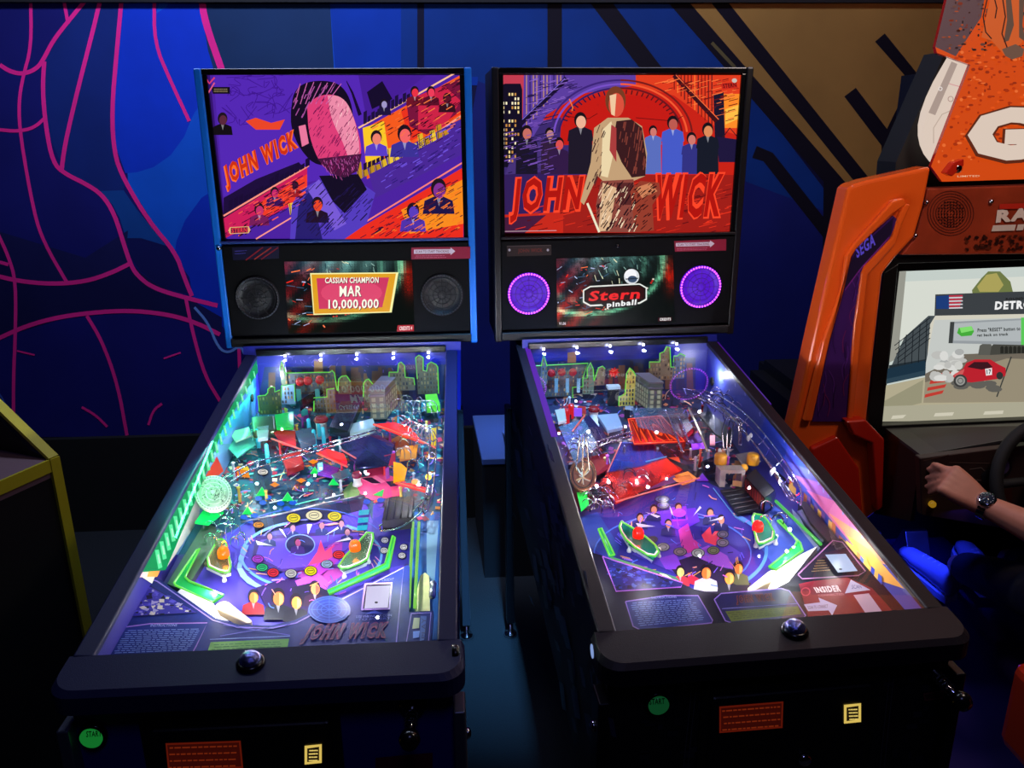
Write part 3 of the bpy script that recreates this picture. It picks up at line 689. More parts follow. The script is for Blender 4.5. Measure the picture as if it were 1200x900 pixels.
# slings, guides
def sling(K, pts, h, parent, fill, bulb, bulbc, m_edge=M_GREENE):
    cxx = sum(p[0] for p in pts) / len(pts); cyy = sum(p[1] for p in pts) / len(pts)
    K.slab('slingshot', pts, h - .004, h, fill, parent); outline_tube(K, 'slingshot_edge', pts, h + .0005, .0020, m_edge, parent, True, 1)
    K.slab('slingshot_base', [(cxx + (x - cxx) * .9, cyy + (y - cyy) * .9) for x, y in pts], .0, h - .008, mat('sling_base_white', (225, 228, 235), .4), parent)
    cx = sum(p[0] for p in pts) / len(pts); cy = sum(p[1] for p in pts) / len(pts)
    q = [(cx + (x - cx) * .95, cy + (y - cy) * .95) for x, y in pts]
    for dh in (.010, .020): outline_tube(K, 'slingshot_rubber', q, dh, .0030, mat('white_rubber', (240, 240, 245), .6), parent, True, 1)
    posts(K, [q[0], q[len(q) // 3], q[2 * len(q) // 3]], h - .003, parent, 'slingshot_post', M_WHITE, .0035)
    b = K.pf(*bulb, h + .004)
    MB().lathe(b, [(.011, -.004), (.0115, .004), (.0105, .010), (.007, .015), (0, .0165)], n=20).build('flasher_dome', mat('lit_dome' + str(bulbc), bulbc, .25, emit=1.6), parent)
    spot('flasher_lamp', b + Vector((0, -.004, .024)), .12, tuple(lin(bulbc)[:3]), K.root)
M_SLF = tintplastic('sling_plastic', (120, 130, 90), .5)
sling(L, [(255, 632), (239, 661), (262, 672), (271, 669), (268, 650), (264, 632)], .022, P, M_SLF, (262, 650), (255, 120, 10))
sling(L, [(430, 624), (439, 625), (432, 650), (430, 657), (402, 668), (395, 662)], .022, P, tintplastic('sling_green', (70, 120, 90), .55), (416, 642), (255, 100, 10))
M_GUIDE = tintplastic('guide_green', (40, 190, 90), .75, .15)
for pts in ([(230, 645), (234, 643), (217, 676), (222, 681), (262, 697), (249, 706), (206, 686), (204, 683)],):
    L.slab('inlane_guide', pts, .018, .022, M_GUIDE, P); outline_tube(L, 'guide_edge', pts, .023, .0020, M_GREENE, P, True, 0)
for pts in ([(460, 628), (463, 630), (456, 665), (386, 696), (384, 692), (451, 661)],):
    L.slab('inlane_guide', pts, .018, .022, M_GUIDE, P); outline_tube(L, 'guide_edge', pts, .023, .0020, M_GREENE, P, True, 0)
for x in (484, 491): outline_tube(L, 'lane_rail', [(x, 612), (x - 2, 650), (x - 5, 712)], .02, .003, mat('edge_lit_lime', (140, 225, 90), .3, emit=.8), P, False, 1)
L.slab('outlane_glare_slab', [(212, 690), (250, 707), (258, 722), (268, 727), (256, 728), (205, 697)], .004, .026, M_WHITE, P)  # white slab standing in for the bright glare below the sling
# flipper
def flipper(K, a, b, parent):
    A0 = K.pf(*a, .022); B0 = K.pf(*b, .022); d = (B0 - A0).normalized(); n = Vector((-d.y, d.x, 0)); r0, r1 = .0125, .006; top = []
    for k in range(9): t = math.pi / 2 + math.pi * k / 8; top.append(A0 + (d * math.cos(t) + n * math.sin(t)) * r0)
    for k in range(9): t = -math.pi / 2 + math.pi * k / 8; top.append(B0 + (d * math.cos(t) + n * math.sin(t)) * r1)
    MB().loft([p - Vector((0, 0, .014)) for p in top], top).build('flipper', mat('cream_bat', (240, 215, 175), .4), parent, .002)
flipper(L, (261, 709), (291, 728), P); flipper(L, (386, 716), (352, 727), P)
# shooter lane
L.slab('shooter_lane_insert', [(486, 716), (489, 690), (493, 674), (498, 671), (503, 675), (504, 716)], .001, .006, mat('cream_wood', (215, 210, 150), .45, vary=.12, bscale=60), P)
o = MB(); c = L.pf(507, 692, .02); o.tube([c + Vector((0, -.02, 0)), c + Vector((0, .02, 0))], .006, n=10); o.ball(c + Vector((0, .022, 0)), .007); o.build('plunger_tip', M_STEEL, P)
# black toy building block at right: garage with ridged roof
L.slab('garage_toy', [(452, 584), (485, 581), (482, 606), (448, 610)], .02, .046, mat('dark_ridged', (38, 36, 44), .5, bump=.4, bscale=300), P)
for k in range(4):
    f = (k + .5) / 4; outline_tube(L, 'roof_rib', [(452 + 33 * f, 584 - 3 * f), (448 + 34 * f, 610 - 4 * f)], .047, .0016, mat('rib_dark', (22, 20, 26), .4), P, False, 0)
tubes(L, 'wire_form', [[(446, 622, .03), (462, 621, .035), (480, 612, .04), (496, 598, .045), (506, 580, .05)], [(444, 616, .03), (460, 612, .035), (478, 604, .04), (492, 592, .045), (500, 580, .05)]], .0018, mat('greenish_wire', (190, 225, 195), .15, metal=1), P, rung=2)
tubes(L, 'habitrail', [[(512, 500, .06), (511, 540, .055), (508, 575, .05), (500, 600, .045)], [(503, 500, .06), (503, 540, .055), (500, 575, .05), (494, 596, .045)]], .0018, M_WIRE, P, rung=2)
for k in range(7):
    x = 477 + k * 4.5; tubes(L, 'wire_hoop', [[(x - 9, 506 + k * 3, .04), (x - 6, 494 + k * 2, .07), (x + 3, 490 + k * 2, .08), (x + 9, 498 + k * 3, .06), (x + 8, 512 + k * 2, .04)]], .0012, M_WIRE, P)
for k in range(34):
    x = rr0.uniform(466, 510); y = rr0.uniform(466, 545); hh = rr0.uniform(.05, .085); w0 = rr0.uniform(3, 9)
    tubes(L, 'wire_loop', [[(x - w0, y + 6, hh * .5), (x - w0, y - 3, hh * .9), (x, y - 7, hh), (x + w0, y - 2, hh * .9), (x + w0, y + 7, hh * .5)]], .0011, M_WIRE if k % 2 else mat('greenish_wire'), P)
for k in range(22):
    x = rr0.uniform(244, 292); y = rr0.uniform(596, 640); hh = rr0.uniform(.03, .06); w0 = rr0.uniform(3, 9)
    tubes(L, 'wire_loop', [[(x - w0, y + 5, hh * .5), (x - w0, y - 2, hh * .9), (x, y - 5, hh), (x + w0, y - 1, hh * .9), (x + w0, y + 6, hh * .5)]], .0012, M_WIRE if k % 2 else mat('greenish_wire'), P)
for k in range(5):
    x = 478 + k * 7; tubes(L, 'wire_loop', [[(x - 7, 484, .05), (x - 8, 474, .07), (x - 2, 468, .08), (x + 6, 473, .075), (x + 7, 485, .05)]], .0013, M_WIRE, P)
L.slab('yellow_post', [(505, 502), (512, 501), (512, 509), (505, 509)], .03, .06, mat('lit_yellow', (250, 225, 20), .3, emit=.8), P)
# pop bumper, red cap
def bumper(K, x, y, r, cap, parent, h=.05):
    b = K.pf(x, y, h); b.z = zpf(b.y) + .0
    MB().lathe(b, [(r, 0), (r, .006), (r * .8, .01), (r * .75, h - .012), (r * .9, h - .006)], n=24).build('bumper_body', M_WHITE, parent)
    MB().lathe(b, [(r * 1.0, h - .006), (r * 1.05, h), (r * .8, h + .006), (0, h + .007)], n=24).build('bumper_cap', mat('bumper_cap' + str(cap), cap, .25), parent)
bumper(L, 376, 491, .018, (150, 20, 35), P); bumper(L, 418, 556, .011, (130, 40, 60), P, .03)
# stand-up targets
for x, y in ((352, 447), (361, 446), (375, 445)):
    c = L.ay(x, y, 1.04); MB().lathe(c, [(.012, 0), (.012, .005), (.008, .007), (0, .007)], n=20, axis=(0, -1, 0)).build('round_target', mat('target_red', (190, 25, 35), .3), P)
for x, y in ((350, 462), (372, 462)):
    c = L.ay(x, y, 1.0); MB().box((c.x - .006, c.y, c.z - .02), (c.x + .006, c.y + .004, c.z + .014)).build('drop_target', mat('target_teal', (60, 140, 150), .3), P)
# small clutter: drops, caps, standing plates
rr = random.Random(5)
for k in range(46):
    x = rr.uniform(270, 505); y = rr.uniform(486, 590)
    if not inpoly(up_)(x, y): continue
    b = L.pf(x, y, .0); hh = rr.uniform(.015, .05); c = rr.choice([(200, 210, 220), (90, 180, 200), (220, 60, 70), (235, 200, 90), (40, 40, 52), (190, 90, 200)])
    if k % 3: MB().lathe(b, [(.004, 0), (.003, hh * .5), (.003, hh), (.005, hh + .002), (.002, hh + .005)], c, 8).build('post', mat('post_plastic', attr=True, rough=.2), P)
    else: s = rr.uniform(.006, .014); a = rr.uniform(0, 3); dx, dy = math.cos(a) * s, math.sin(a) * s; MB().hexa([b + Vector((-dx, -dy, hh * .3)), b + Vector((dx, dy, hh * .3)), b + Vector((dx, dy + .002, hh * .3)), b + Vector((-dx, -dy + .002, hh * .3)), b + Vector((-dx, -dy, hh)), b + Vector((dx, dy, hh)), b + Vector((dx, dy + .002, hh)), b + Vector((-dx, -dy + .002, hh))], c).build('target_plate', mat('post_plastic', attr=True, rough=.2), P)
for x, y in ((302, 512), (313, 530), (368, 513), (374, 502), (379, 510), (362, 500)):
    b = L.pf(x, y, .03); MB().lathe(Vector((b.x, b.y, zpf(b.y))), [(.005, 0), (.0055, .02), (.0045, .05), (.001, .053)], n=10).build('cyan_post', tintplastic('cyan_tube', (70, 205, 230), .8, .3), P)
for x, y in ((322, 595), (369, 557), (391, 580), (428, 553), (428, 578), (501, 570), (376, 549), (500, 575)):
    b = L.pf(x, y, .03); MB().ball(b, .003).build('field_bulb', mat('white_led', (240, 240, 255), .3, emit=14), P); spot('bulb_lamp', b + Vector((0, -.004, .009)), .05, (.9, .92, 1), L.root, .005)
for x, y, c in ((502, 559, (255, 200, 60)), (486, 565, (255, 120, 60))):
    b = L.pf(x, y, .03); MB().ball(b, .007).build('amber_bulb', mat('amber_led' + str(c), c, .3, emit=3), P)
# back of the playfield: printed night sky, acrylic skyline, hotel
BP = Art(lambda x, y: L.ay(x, y, 1.094), (0, -1, 0), .00002)
BP.poly([(285, 406), (540, 400), (540, 480), (285, 484)], (28, 34, 140)); BP.poly([(310, 430), (530, 427), (530, 480), (300, 484)], (30, 48, 92))
for _ in range(50): x = random.uniform(312, 522); h = random.uniform(4, 18); BP.poly([(x, 446 - h), (x + random.uniform(3, 9), 446 - h), (x + 8, 462), (x, 462)], random.choice([(96, 66, 50), (60, 50, 70), (40, 50, 90), (120, 90, 60), (44, 44, 60)]))
BP.poly([(368, 421), (378, 421), (379, 446), (368, 446)], (150, 110, 60))
for _ in range(40): x = random.uniform(318, 510); y = random.uniform(415, 436); BP.line([(x, y), (x + random.uniform(-5, 5), y + random.uniform(-4, 4))], .6, (110, 90, 200))
BP.build('back_panel', M_PRINT, P)
skyline_piece(L, 'skyline_cutout', [(328, 434), (330, 423), (333, 432), (336, 440)], 1.062, P, (45, 52, 40), 471)
skyline_piece(L, 'skyline_cutout', [(336, 437), (387, 436), (389, 434), (392, 437), (395, 457)], 1.066, P, (40, 44, 50), 460)
skyline_piece(L, 'skyline_cutout', [(304, 482), (302, 464), (311, 463), (314, 460), (314, 456), (318, 453), (322, 454), (322, 459), (328, 457)], 1.0, P, (42, 38, 28), 486)
skyline_piece(L, 'skyline_cutout', [(329, 471), (330, 452), (345, 450), (346, 470)], 1.05, P, (60, 80, 100), 474)
skyline_piece(L, 'skyline_cutout', [(368, 482), (368, 466), (383, 465), (383, 456), (392, 455)], 1.0, P, (70, 60, 60), 484)
skyline_piece(L, 'skyline_cutout', [(396, 458), (397, 444), (400, 441), (406, 440), (411, 447)], 1.05, P, (60, 62, 44), 462)
skyline_piece(L, 'skyline_cutout', [(426, 465), (426, 449), (429, 445), (432, 444), (437, 450)], 1.0, P, (60, 58, 40), 478)
skyline_piece(L, 'skyline_cutout', [(456, 443), (456, 436), (466, 436), (467, 426), (470, 424), (474, 428), (475, 442), (485, 443), (486, 451)], 1.06, P, (66, 58, 44), 458)
skyline_piece(L, 'skyline_cutout', [(489, 444), (487, 419), (491, 416), (496, 419), (496, 434), (500, 435), (501, 427), (505, 424), (511, 427), (513, 430), (514, 461)], 1.06, P, (58, 52, 40), 462)
def hotel(K, f, r, hb, ht, parent, left=False):
    """front face corners f=(left,right) foot pixels, r = far foot pixel of the long side"""
    a = K.pf(*f[0]); b = K.pf(*f[1]); c = K.pf(*r); a.z = b.z = c.z = zpf(a.y) + .01; H = ht
    d = (c - b) if not left else (c - a); e = a + d if not left else b + d
    base = [a, b, c, e] if not left else [a, b, e, c]
    m = MB().loft(base, [p + Vector((0, 0, H)) for p in base], (105, 108, 100)); o = m.build('hotel_toy', mat('toy_stone', attr=True, rough=.5), parent)
    g = MB(); z0 = base[0].z
    for z in (H * .80, H * 1.0): 
        cen = sum(base, Vector()) / 4; rg = [cen + (p - cen) * 1.07 for p in base]; g.loft([p + Vector((0, 0, z)) for p in rg], [p + Vector((0, 0, z + .004)) for p in rg], (120, 112, 118))
    cen = sum(base, Vector()) / 4
    g.build('hotel_cornice', mat('toy_stone', attr=True, rough=.5), parent)
    wn = MB()
    def face(p, q, nx):
        n = Vector((q.y - p.y, p.x - q.x, 0)).normalized() * .0012
        for i in range(nx):
            for j in range(4):
                u0 = (i + .25) / nx; u1 = (i + .75) / nx; zz = H * (.06 + j * .185); A1 = p.lerp(q, u0) + n; B1 = p.lerp(q, u1) + n
                wn.add([A1 + Vector((0, 0, zz)), B1 + Vector((0, 0, zz)), B1 + Vector((0, 0, zz + H * .13)), A1 + Vector((0, 0, zz + H * .13))], [(0, 1, 2, 3)], (205, 210, 185))
    face(a, b, 2); face(*((b, c) if not left else (c, a)), 6)
    wn.build('hotel_windows', mat('lit_windows', attr=True, rough=.3, emit=.45), parent, kind='stuff')
hotel(L, ((435, 496), (453, 495)), (466, 474), 0, .082, P)
# ball ramp tubes behind
for nm, pts, h0, h1, cc, op, gl in (('teal_plastic', [(262, 520), (290, 508), (300, 520), (278, 536)], .03, .034, (90, 170, 160), .7, .1), ('grey_plastic', [(268, 506), (292, 500), (296, 510), (276, 518)], .045, .049, (150, 165, 150), .8, 0), ('red_lit_box', [(330, 535), (352, 528), (356, 542), (336, 550)], .012, .03, (150, 40, 40), .9, .1), ('teal_plastic', [(388, 556), (408, 548), (412, 556), (394, 564)], .02, .024, (60, 130, 140), .8, .05), ('grey_car_plastic', [(345, 505), (366, 500), (370, 514), (352, 520)], .03, .045, (90, 110, 130), .9, 0), ('violet_plastic', [(372, 541), (398, 548), (392, 560), (372, 556)], .012, .016, (110, 50, 170), .7, .15), ('orange_plastic', [(412, 520), (426, 514), (428, 524), (416, 530)], .03, .034, (230, 130, 40), .8, .2), ('amber_plastic', [(470, 524), (490, 520), (488, 536), (468, 540)], .03, .034, (200, 120, 40), .8, .2), ('lime_dome', [(498, 462), (512, 461), (516, 474), (500, 476)], .04, .06, (110, 210, 60), .8, .25), ('pearl_plastic', [(300, 500), (316, 498), (314, 512), (302, 514)], .04, .05, (190, 195, 205), .9, 0)):
    L.slab(nm, pts, h0, h1, tintplastic(nm + str(cc), cc, op, gl), P, bevel=.002)
L.slab('dark_ramp', [(350, 470), (372, 456), (380, 458), (352, 480)], .05, .055, M_BLACKG, P); L.slab('dark_ramp', [(386, 500), (400, 470), (424, 470), (408, 505)], .03, .05, mat('dark_ramp_grey', (30, 34, 40), .25), P)
L.slab('white_plastic', [(411, 497), (437, 490), (440, 500), (410, 508)], .02, .04, tintplastic('milk_plastic', (190, 215, 210), .9), P)
L.slab('brown_roll', [(294, 488), (322, 486), (324, 504), (296, 506)], .03, .05, mat('tin', (90, 100, 70), .3, metal=.6), P, bevel=.006)
# ---- left inner wall: art and green strip
WA = Art(lambda x, y: L.ax(x, y, -.2645), (1, 0, 0), .00004, wall_clip(-1))
WA.T("""
38,120,215|286,408 330,408 330,480 150,680 100,690 120,640
60,60,210|300,410 316,412 314,468 300,490
70,150,225|296,430 300,500 276,520 262,512
110,140,220|276,500 292,500 282,530 262,540 258,520
90,130,170|240,520 300,520 214,650 190,650
190,190,180|222,580 240,560 232,610 196,664 190,650
220,220,190|182,632 196,640 178,684 166,676
235,150,60|176,664 190,664 184,676 172,676
240,180,190|160,664 172,658 168,676 156,678
""")
WA.build('side_art', M_PRINT, L.cab)
G = Art(lambda x, y: L.ax(x, y, -.2630), (1, 0, 0), .00003, wall_clip(-1))
G.poly([(296, 418), (308, 427), (262, 501), (227, 592), (194, 668), (150, 672)], (12, 165, 96))
for k in range(24):
    t = k / 23; x = 301 + (176 - 301) * t ** 1.05; y = 431 + (656 - 431) * t ** 1.05; s = 2 + 4 * t; x += 1 + 7 * t; G.poly([(x - s * .6, y - s * 1.9), (x + s * .2, y - s * 2.0), (x + s * .9, y + s * 1.5), (x + s * .1, y + s * 1.8)], (100, 255, 175)); G.poly([(x - s * .1, y - s * 1.0), (x + s * .2, y - s * 1.1), (x + s * .6, y + s * .6), (x + s * .2, y + s * .8)], (190, 255, 220))
G.build('green_light_strip', M_GLOW, L.cab)
G = Art(lambda x, y: L.ax(x, y, -.2640), (1, 0, 0), .0003); G.poly([(254, 535), (262, 552), (256, 557), (241, 558)], (250, 60, 20)); G.build('red_glow_panel', mat('lit_red_panel', attr=True, rough=.4, emit=.9), L.cab)
c = L.ax(295, 466, -.262); MB().lathe(c, [(.011, 0), (.011, .003), (.007, .003)], n=20, axis=(1, 0, 0)).build('wall_grommet', M_RUBBER, L.cab)
L.slab('wall_guide', [(196, 684), (240, 612), (262, 622), (222, 684), (210, 690)], .0, .012, mat('grey_steel', (120, 125, 120), .3, metal=.8), P)
strip('green_strip_lamp', (-.258, .70, zglass(.70) - .011), (0, math.radians(-25), 0), .004, .72, .8, (.08, 1, .45), L.root)
# ---- apron
def apron(K, pts, h, m, col=(255, 255, 255)):
    top = [K.pf(x, y, h) for x, y in pts]
    return MB().loft([Vector((p.x, p.y, zpf(p.y) + .001)) for p in top], top).build('apron', m, K.root)
AP = apron(L, sm([(98, 779), (166, 678), (172, 673), (185, 678), (252, 724), (280, 732), (318, 733), (345, 727), (478, 662), (480, 664), (479, 757)], 0), .030, mat('apron_navy', (30, 42, 112), .5, vary=.1, bscale=150, spec=.12))
A = Art(lambda x, y: L.pf(x, y, .0305), PFN, .000006)
E1 = (150, 130, 215)
A.line([(112, 774), (167, 682), (174, 678), (184, 681), (250, 727), (278, 735), (320, 736), (347, 730), (473, 665), (464, 757)], 1.4, E1)
A.poly([(171, 684), (231, 718), (147, 723)], (58, 50, 150)); mosaic(A, (150, 686, 228, 722), 160, [(20, 18, 50), (90, 80, 200), (220, 210, 180), (70, 60, 170), (170, 160, 200), (12, 10, 30)], 1, 5, inpoly([(171, 685), (230, 718), (148, 722)]))
A.line([(171, 684), (231, 718), (147, 723), (171, 684)], 1, (20, 20, 60))
c4 = [(146, 735), (176, 731), (243, 730), (230, 757), (225, 766), (126, 771)]
A.poly(c4, (28, 44, 120)); A.line(c4 + [c4[0]], 1.3, (165, 120, 200)); A.text('INSTRUCTIONS', [(177, 731.5), (208, 731), (207, 734), (176, 734.5)], (160, 170, 230), .01)
text_rows(A, [(148, 738), (238, 736), (224, 763), (132, 767)], 12, (130, 150, 215), .7)
A.poly([(247, 753), (339, 749), (336, 764), (242, 768)], (92, 150, 66)); text_rows(A, [(249, 755), (336, 751), (334, 762), (245, 766)], 4, (40, 90, 50), .7); A.line([(246, 750), (340, 746)], .8, (120, 150, 220))
A.ell(386, 715, 25, 16, (34, 56, 140))
for f in (1, .85, .6, .4): A.ring(386, 715, 24 * f, 15 * f, .9, (56, 90, 180))
for k in range(8): a = k * math.pi / 4; A.line([(386, 715), (386 + 22 * math.cos(a), 715 + 14 * math.sin(a))], .7, (60, 95, 190))
A.line([(262, 733), (340, 745)], .8, (90, 90, 190)); A.line([(340, 732), (258, 746)], .8, (90, 90, 190))
A.title('JOHN WICK', [(365, 733), (456, 730), (450, 752), (351, 755)], (52, 30, 78), (112, 46, 84), 1.2)
A.poly([(427, 684), (460, 683), (457, 715), (423, 716)], (160, 130, 200)); A.poly([(429, 686), (458, 685), (455.5, 713), (425.5, 714)], (16, 14, 30))
A.poly([(439, 716), (450, 720), (428, 720)], (70, 90, 190)); A.text('USE PHONE OR COIN', [(418, 722), (459, 720), (459, 723), (417, 725)], (120, 130, 210), .01); A.text('TO INSERT', [(420, 725.5), (458, 724), (458, 726.5), (419, 728)], (100, 110, 200), .01); A.text('CREDIT', [(448, 679), (462, 678), (461, 681), (447, 682)], (110, 110, 190), .01)
A.build('apron_print', M_FIELD, AP)
A = Art(lambda x, y: L.pf(x, y, .042), PFN, .00001); A.poly([(430, 687), (457, 686), (454.5, 712), (427, 713)], (214, 208, 245)); A.ell(441, 706, 2, 1.2, (60, 50, 70)); A.build('apron_display', M_GLOW, AP)
LP = L.slab('shooter_plate', [(480, 717), (508, 716), (505, 756), (474, 758)], .02, .03, mat('apron_navy', (30, 42, 112)), AP)
A = Art(lambda x, y: L.pf(x, y, .0305), PFN, .000006); A.line([(482, 719), (505, 718), (502, 753), (476, 754), (482, 719)], 1.2, E1); A.poly([(485, 724), (492, 724), (491, 736), (483, 737)], (180, 190, 150)); A.poly([(484, 740), (492, 739), (491, 747), (484, 748)], (110, 150, 235)); A.poly([(493, 722), (500, 722), (497, 750), (492, 751)], (60, 90, 170)); A.text('PLAY', [(494, 748), (494, 724), (500, 724), (498, 748)], (40, 50, 110), .01)
A.build('plate_print', M_PRINT, AP)
front_bits(L, (110, 860), (20, 120, 45), [(194, 871), (282, 868), (285, 900), (197, 903)], (367, 884), (482, 842))
A = Art(lambda x, y: L.ay(x, y, -.047), (0, -1, 0)); A.poly([(440, 888), (507, 882), (507, 910), (440, 915)], (90, 16, 40)); A.build('side_art', M_PRINT, L.cab)
lock_button(L, 294, 778)
c = L.ax(530, 767, .285); MB().lathe(c, [(.015, 0), (.015, .008), (.011, .012), (0, .012)], n=20, axis=(1, 0, 0)).build('flipper_button', M_BLACKG, L.cab)
lamps(L, [(334, 417), (376, 416), (418, 415), (461, 414), (502, 413)],
      [(252, 600, .08, .5, (.8, .95, 1)), (288, 520, .09, .7, (.7, .85, 1)), (318, 450, .09, .5, (.7, .8, 1)), (250, 690, .028, .25, (1, 1, .95)), (300, 650, .085, .55, (.8, .82, 1)), (350, 650, .085, .6, (.85, .85, 1)), (400, 650, .085, .6, (.9, .85, 1)), (460, 640, .085, .6, (.85, 1, .9)), (300, 560, .11, .7, (.85, .95, 1)), (360, 560, .11, .8, (1, .9, .9)), (430, 550, .11, .8, (1, .9, .9)), (490, 560, .11, .7, (.95, 1, 1)), (330, 500, .12, .7, (.8, .95, 1)), (400, 495, .12, .7, (.85, .95, 1)), (480, 480, .12, .7, (.85, 1, .9)), (250, 700, .05, .10, (1, 1, .95)), (440, 700, .10, .02, (.9, 1, .9))], .30)
# ---- backbox print (lit from behind)
YT = YB + .012
T = Art(lambda x, y: L.ay(x, y, YT), (0, -1, 0), .00001)
T.T("""
76,34,160|239,88 543,88 544,279 260,280
84,40,180|250,88 420,88 440,200 262,230
52,20,110|239,88 246,88 266,280 259,280
70,30,150|420,88 500,88 430,140
30,14,60|262,262 262,232 300,210 350,190 360,200 300,236
205,30,90|262,256 360,196 360,232 262,280
240,60,40|300,240 360,204 360,226 310,256
255,150,130/2|262,253 362,194
255,150,140/1.6|300,280 345,253
245,90,30|425,152 543,86 543,150 500,174 470,190 430,210
250,200,40|425,150 450,142 455,178 430,204
235,50,30|470,130 543,92 543,132 480,166
255,190,150/2|420,150 543,80
120,20,60|476,118 543,90 543,128 500,158 480,148
205,35,70|490,112 520,100 540,118 520,150 490,152
255,160,140/2|494,168 543,134
74,40,150|430,196 543,138 543,180 440,232
235,45,30|400,280 543,196 543,280
250,140,30|470,246 543,210 543,262 480,274
255,130,120/1.8|396,280 543,190
""")
for i in range(26): x = 340 + 7.2 * i; b = 252 - i * 3.7; h = random.uniform(6, 22) * (1 if i < 22 else .8); T.poly([(x, b), (x - 2, b - h), (x + 4, b - h - 2), (x + 6, b - 3)], random.choice([(225, 180, 40), (240, 200, 60), (190, 140, 30)])); T.line([(x + 1, b), (x - .5, b - h)], .9, (60, 30, 60)); 
for i in range(16): x = 268 + 6 * i; b = 246 - i * 3.3; h = random.uniform(3, 12); T.poly([(x, b), (x, b - h), (x + 5, b - h - 3), (x + 5, b - 3)], (26, 12, 52))
for i in range(12): x = 426 + 4.6 * i; b = 146 - i * 2.5; h = random.uniform(4, 16); T.poly([(x, b), (x, b - h), (x + 4, b - h - 2), (x + 4, b - 2)], (30, 16, 60))
for i in range(6): x = 426 + 5 * i; b = 200 - i * 2.8; h = random.uniform(3, 9); T.poly([(x, b), (x, b - h), (x + 4, b - h - 2), (x + 4, b - 2)], (34, 14, 50))
T.poly([(406, 96), (412, 110), (420, 136), (424, 134), (414, 108), (406, 94)], (24, 12, 48)); T.poly([(430, 108), (448, 95), (460, 116), (436, 128)], (22, 12, 44))
for _ in range(26):
    x = random.uniform(265, 336); y = random.uniform(92, 140); q = [(x + random.uniform(-16, 16), y + random.uniform(-14, 14)) for _ in range(4)]; T.line(sm(q), .8, (62, 22, 140))
# central stand-in bust (plain, faceless)
T.poly([(340, 280), (342, 240), (352, 222), (372, 212), (410, 205), (440, 226), (430, 262), (404, 280)], (84, 60, 190)); T.poly([(346, 280), (350, 240), (364, 222), (378, 280)], (40, 30, 110)); T.poly([(374, 206), (420, 204), (430, 222), (404, 250), (390, 236)], (20, 12, 36)); T.poly([(360, 222), (374, 210), (406, 262), (392, 270)], (120, 90, 215))
T.poly(sm([(341, 130), (344, 108), (356, 97), (376, 94), (396, 97), (408, 110), (414, 130), (414, 160), (404, 190), (372, 196), (352, 176), (341, 150), (341, 130)]), (22, 12, 34))
T.poly(sm([(360, 124), (372, 112), (394, 110), (410, 124), (422, 160), (424, 184), (412, 204), (396, 207), (376, 194), (362, 160), (360, 124)]), (222, 62, 120))
T.poly(sm([(384, 112), (398, 112), (410, 124), (420, 156), (422, 184), (412, 200), (404, 170), (388, 140), (384, 112)]), (238, 140, 170)); T.poly([(350, 148), (358, 146), (362, 168), (354, 172)], (235, 120, 160)); T.poly([(372, 186), (424, 180), (420, 200), (404, 208), (388, 204)], (70, 22, 60))
for k in range(7): T.line([(352 + 8 * k, 98 - (k % 3)), (346 + 6 * k, 122)], .9, (200, 100, 170))
for x, y, s, c, k in ((261, 140, 7, (90, 40, 60), (20, 14, 20)), (441, 162, 8, (240, 130, 110), (90, 60, 200)), (474, 158, 10, (245, 100, 100), (60, 50, 150)), (514, 222, 11, (130, 50, 150), (30, 20, 70)), (484, 248, 9, (90, 60, 190), (80, 50, 170)), (486, 108, 6, (235, 50, 70), (110, 20, 40)), (505, 108, 6, (240, 60, 90), (90, 16, 40)), (524, 116, 6, (90, 20, 40), (50, 16, 30)), (372, 240, 8, (235, 70, 40), (34, 16, 40)), (304, 246, 7, (200, 50, 110), (120, 30, 90)), (322, 226, 6, (200, 40, 110), (60, 20, 90)), (450, 122, 5, (160, 150, 200), (30, 20, 60)), (346, 218, 5, (60, 20, 50), (160, 30, 40))): bust(T, x, y, s, c, k)
T.poly([(288, 142), (300, 138), (318, 144), (334, 140), (328, 152), (300, 152)], (235, 70, 40))
hatch(T, [(360, 124), (372, 112), (394, 110), (410, 124), (422, 160), (424, 184), (412, 204), (396, 207), (376, 194), (362, 160)], 200, (120, 20, 80), 1.0); hatch(T, [(384, 112), (398, 112), (410, 124), (420, 156), (422, 184), (404, 170), (388, 140)], 60, (255, 190, 200), 1.3)
hatch(T, [(340, 280), (342, 240), (352, 222), (372, 212), (410, 205), (440, 226), (430, 262), (404, 280)], 120, (30, 20, 70), .8, 1, 5, 16); hatch(T, [(341, 130), (344, 108), (356, 97), (376, 94), (396, 97), (408, 110), (372, 116), (360, 126), (356, 150)], 90, (170, 80, 160), 1.1, .8, 4, 12)
hatch(T, [(372, 186), (424, 180), (420, 200), (404, 212), (388, 208)], 120, (200, 90, 170), 1.9, .5, 2, 5)
for bx, cs in (([(425, 152), (543, 86), (543, 150), (500, 174)], [(60, 8, 30), (255, 120, 60), (30, 10, 30)]), ([(262, 256), (360, 200), (360, 236), (280, 280), (262, 280)], [(80, 10, 60), (255, 90, 70), (30, 10, 30)]), ([(440, 262), (543, 205), (543, 279), (420, 279)], [(250, 120, 40), (90, 20, 30), (40, 14, 50)]), ([(440, 190), (540, 140), (540, 180), (450, 225)], [(40, 24, 110), (110, 80, 220)])):
    for c_ in cs: hatch(T, bx, 110, c_, .52, .9, 3, 10)
T.title('JOHN WICK', [(262, 194), (344, 152), (350, 180), (268, 224)], (206, 48, 20), (255, 110, 40), 1.6)
T.poly([(248, 102), (270, 102), (270, 110), (250, 110)], (20, 14, 26)); text_rows(T, [(251, 103.5), (268, 103.5), (268, 108.5), (251, 108.5)], 2, (120, 105, 75), 1.6); T.line([(242, 92), (246, 98), (252, 91)], 2, (220, 60, 110)); T.line([(243, 112), (252, 97)], 1.6, (225, 90, 130))
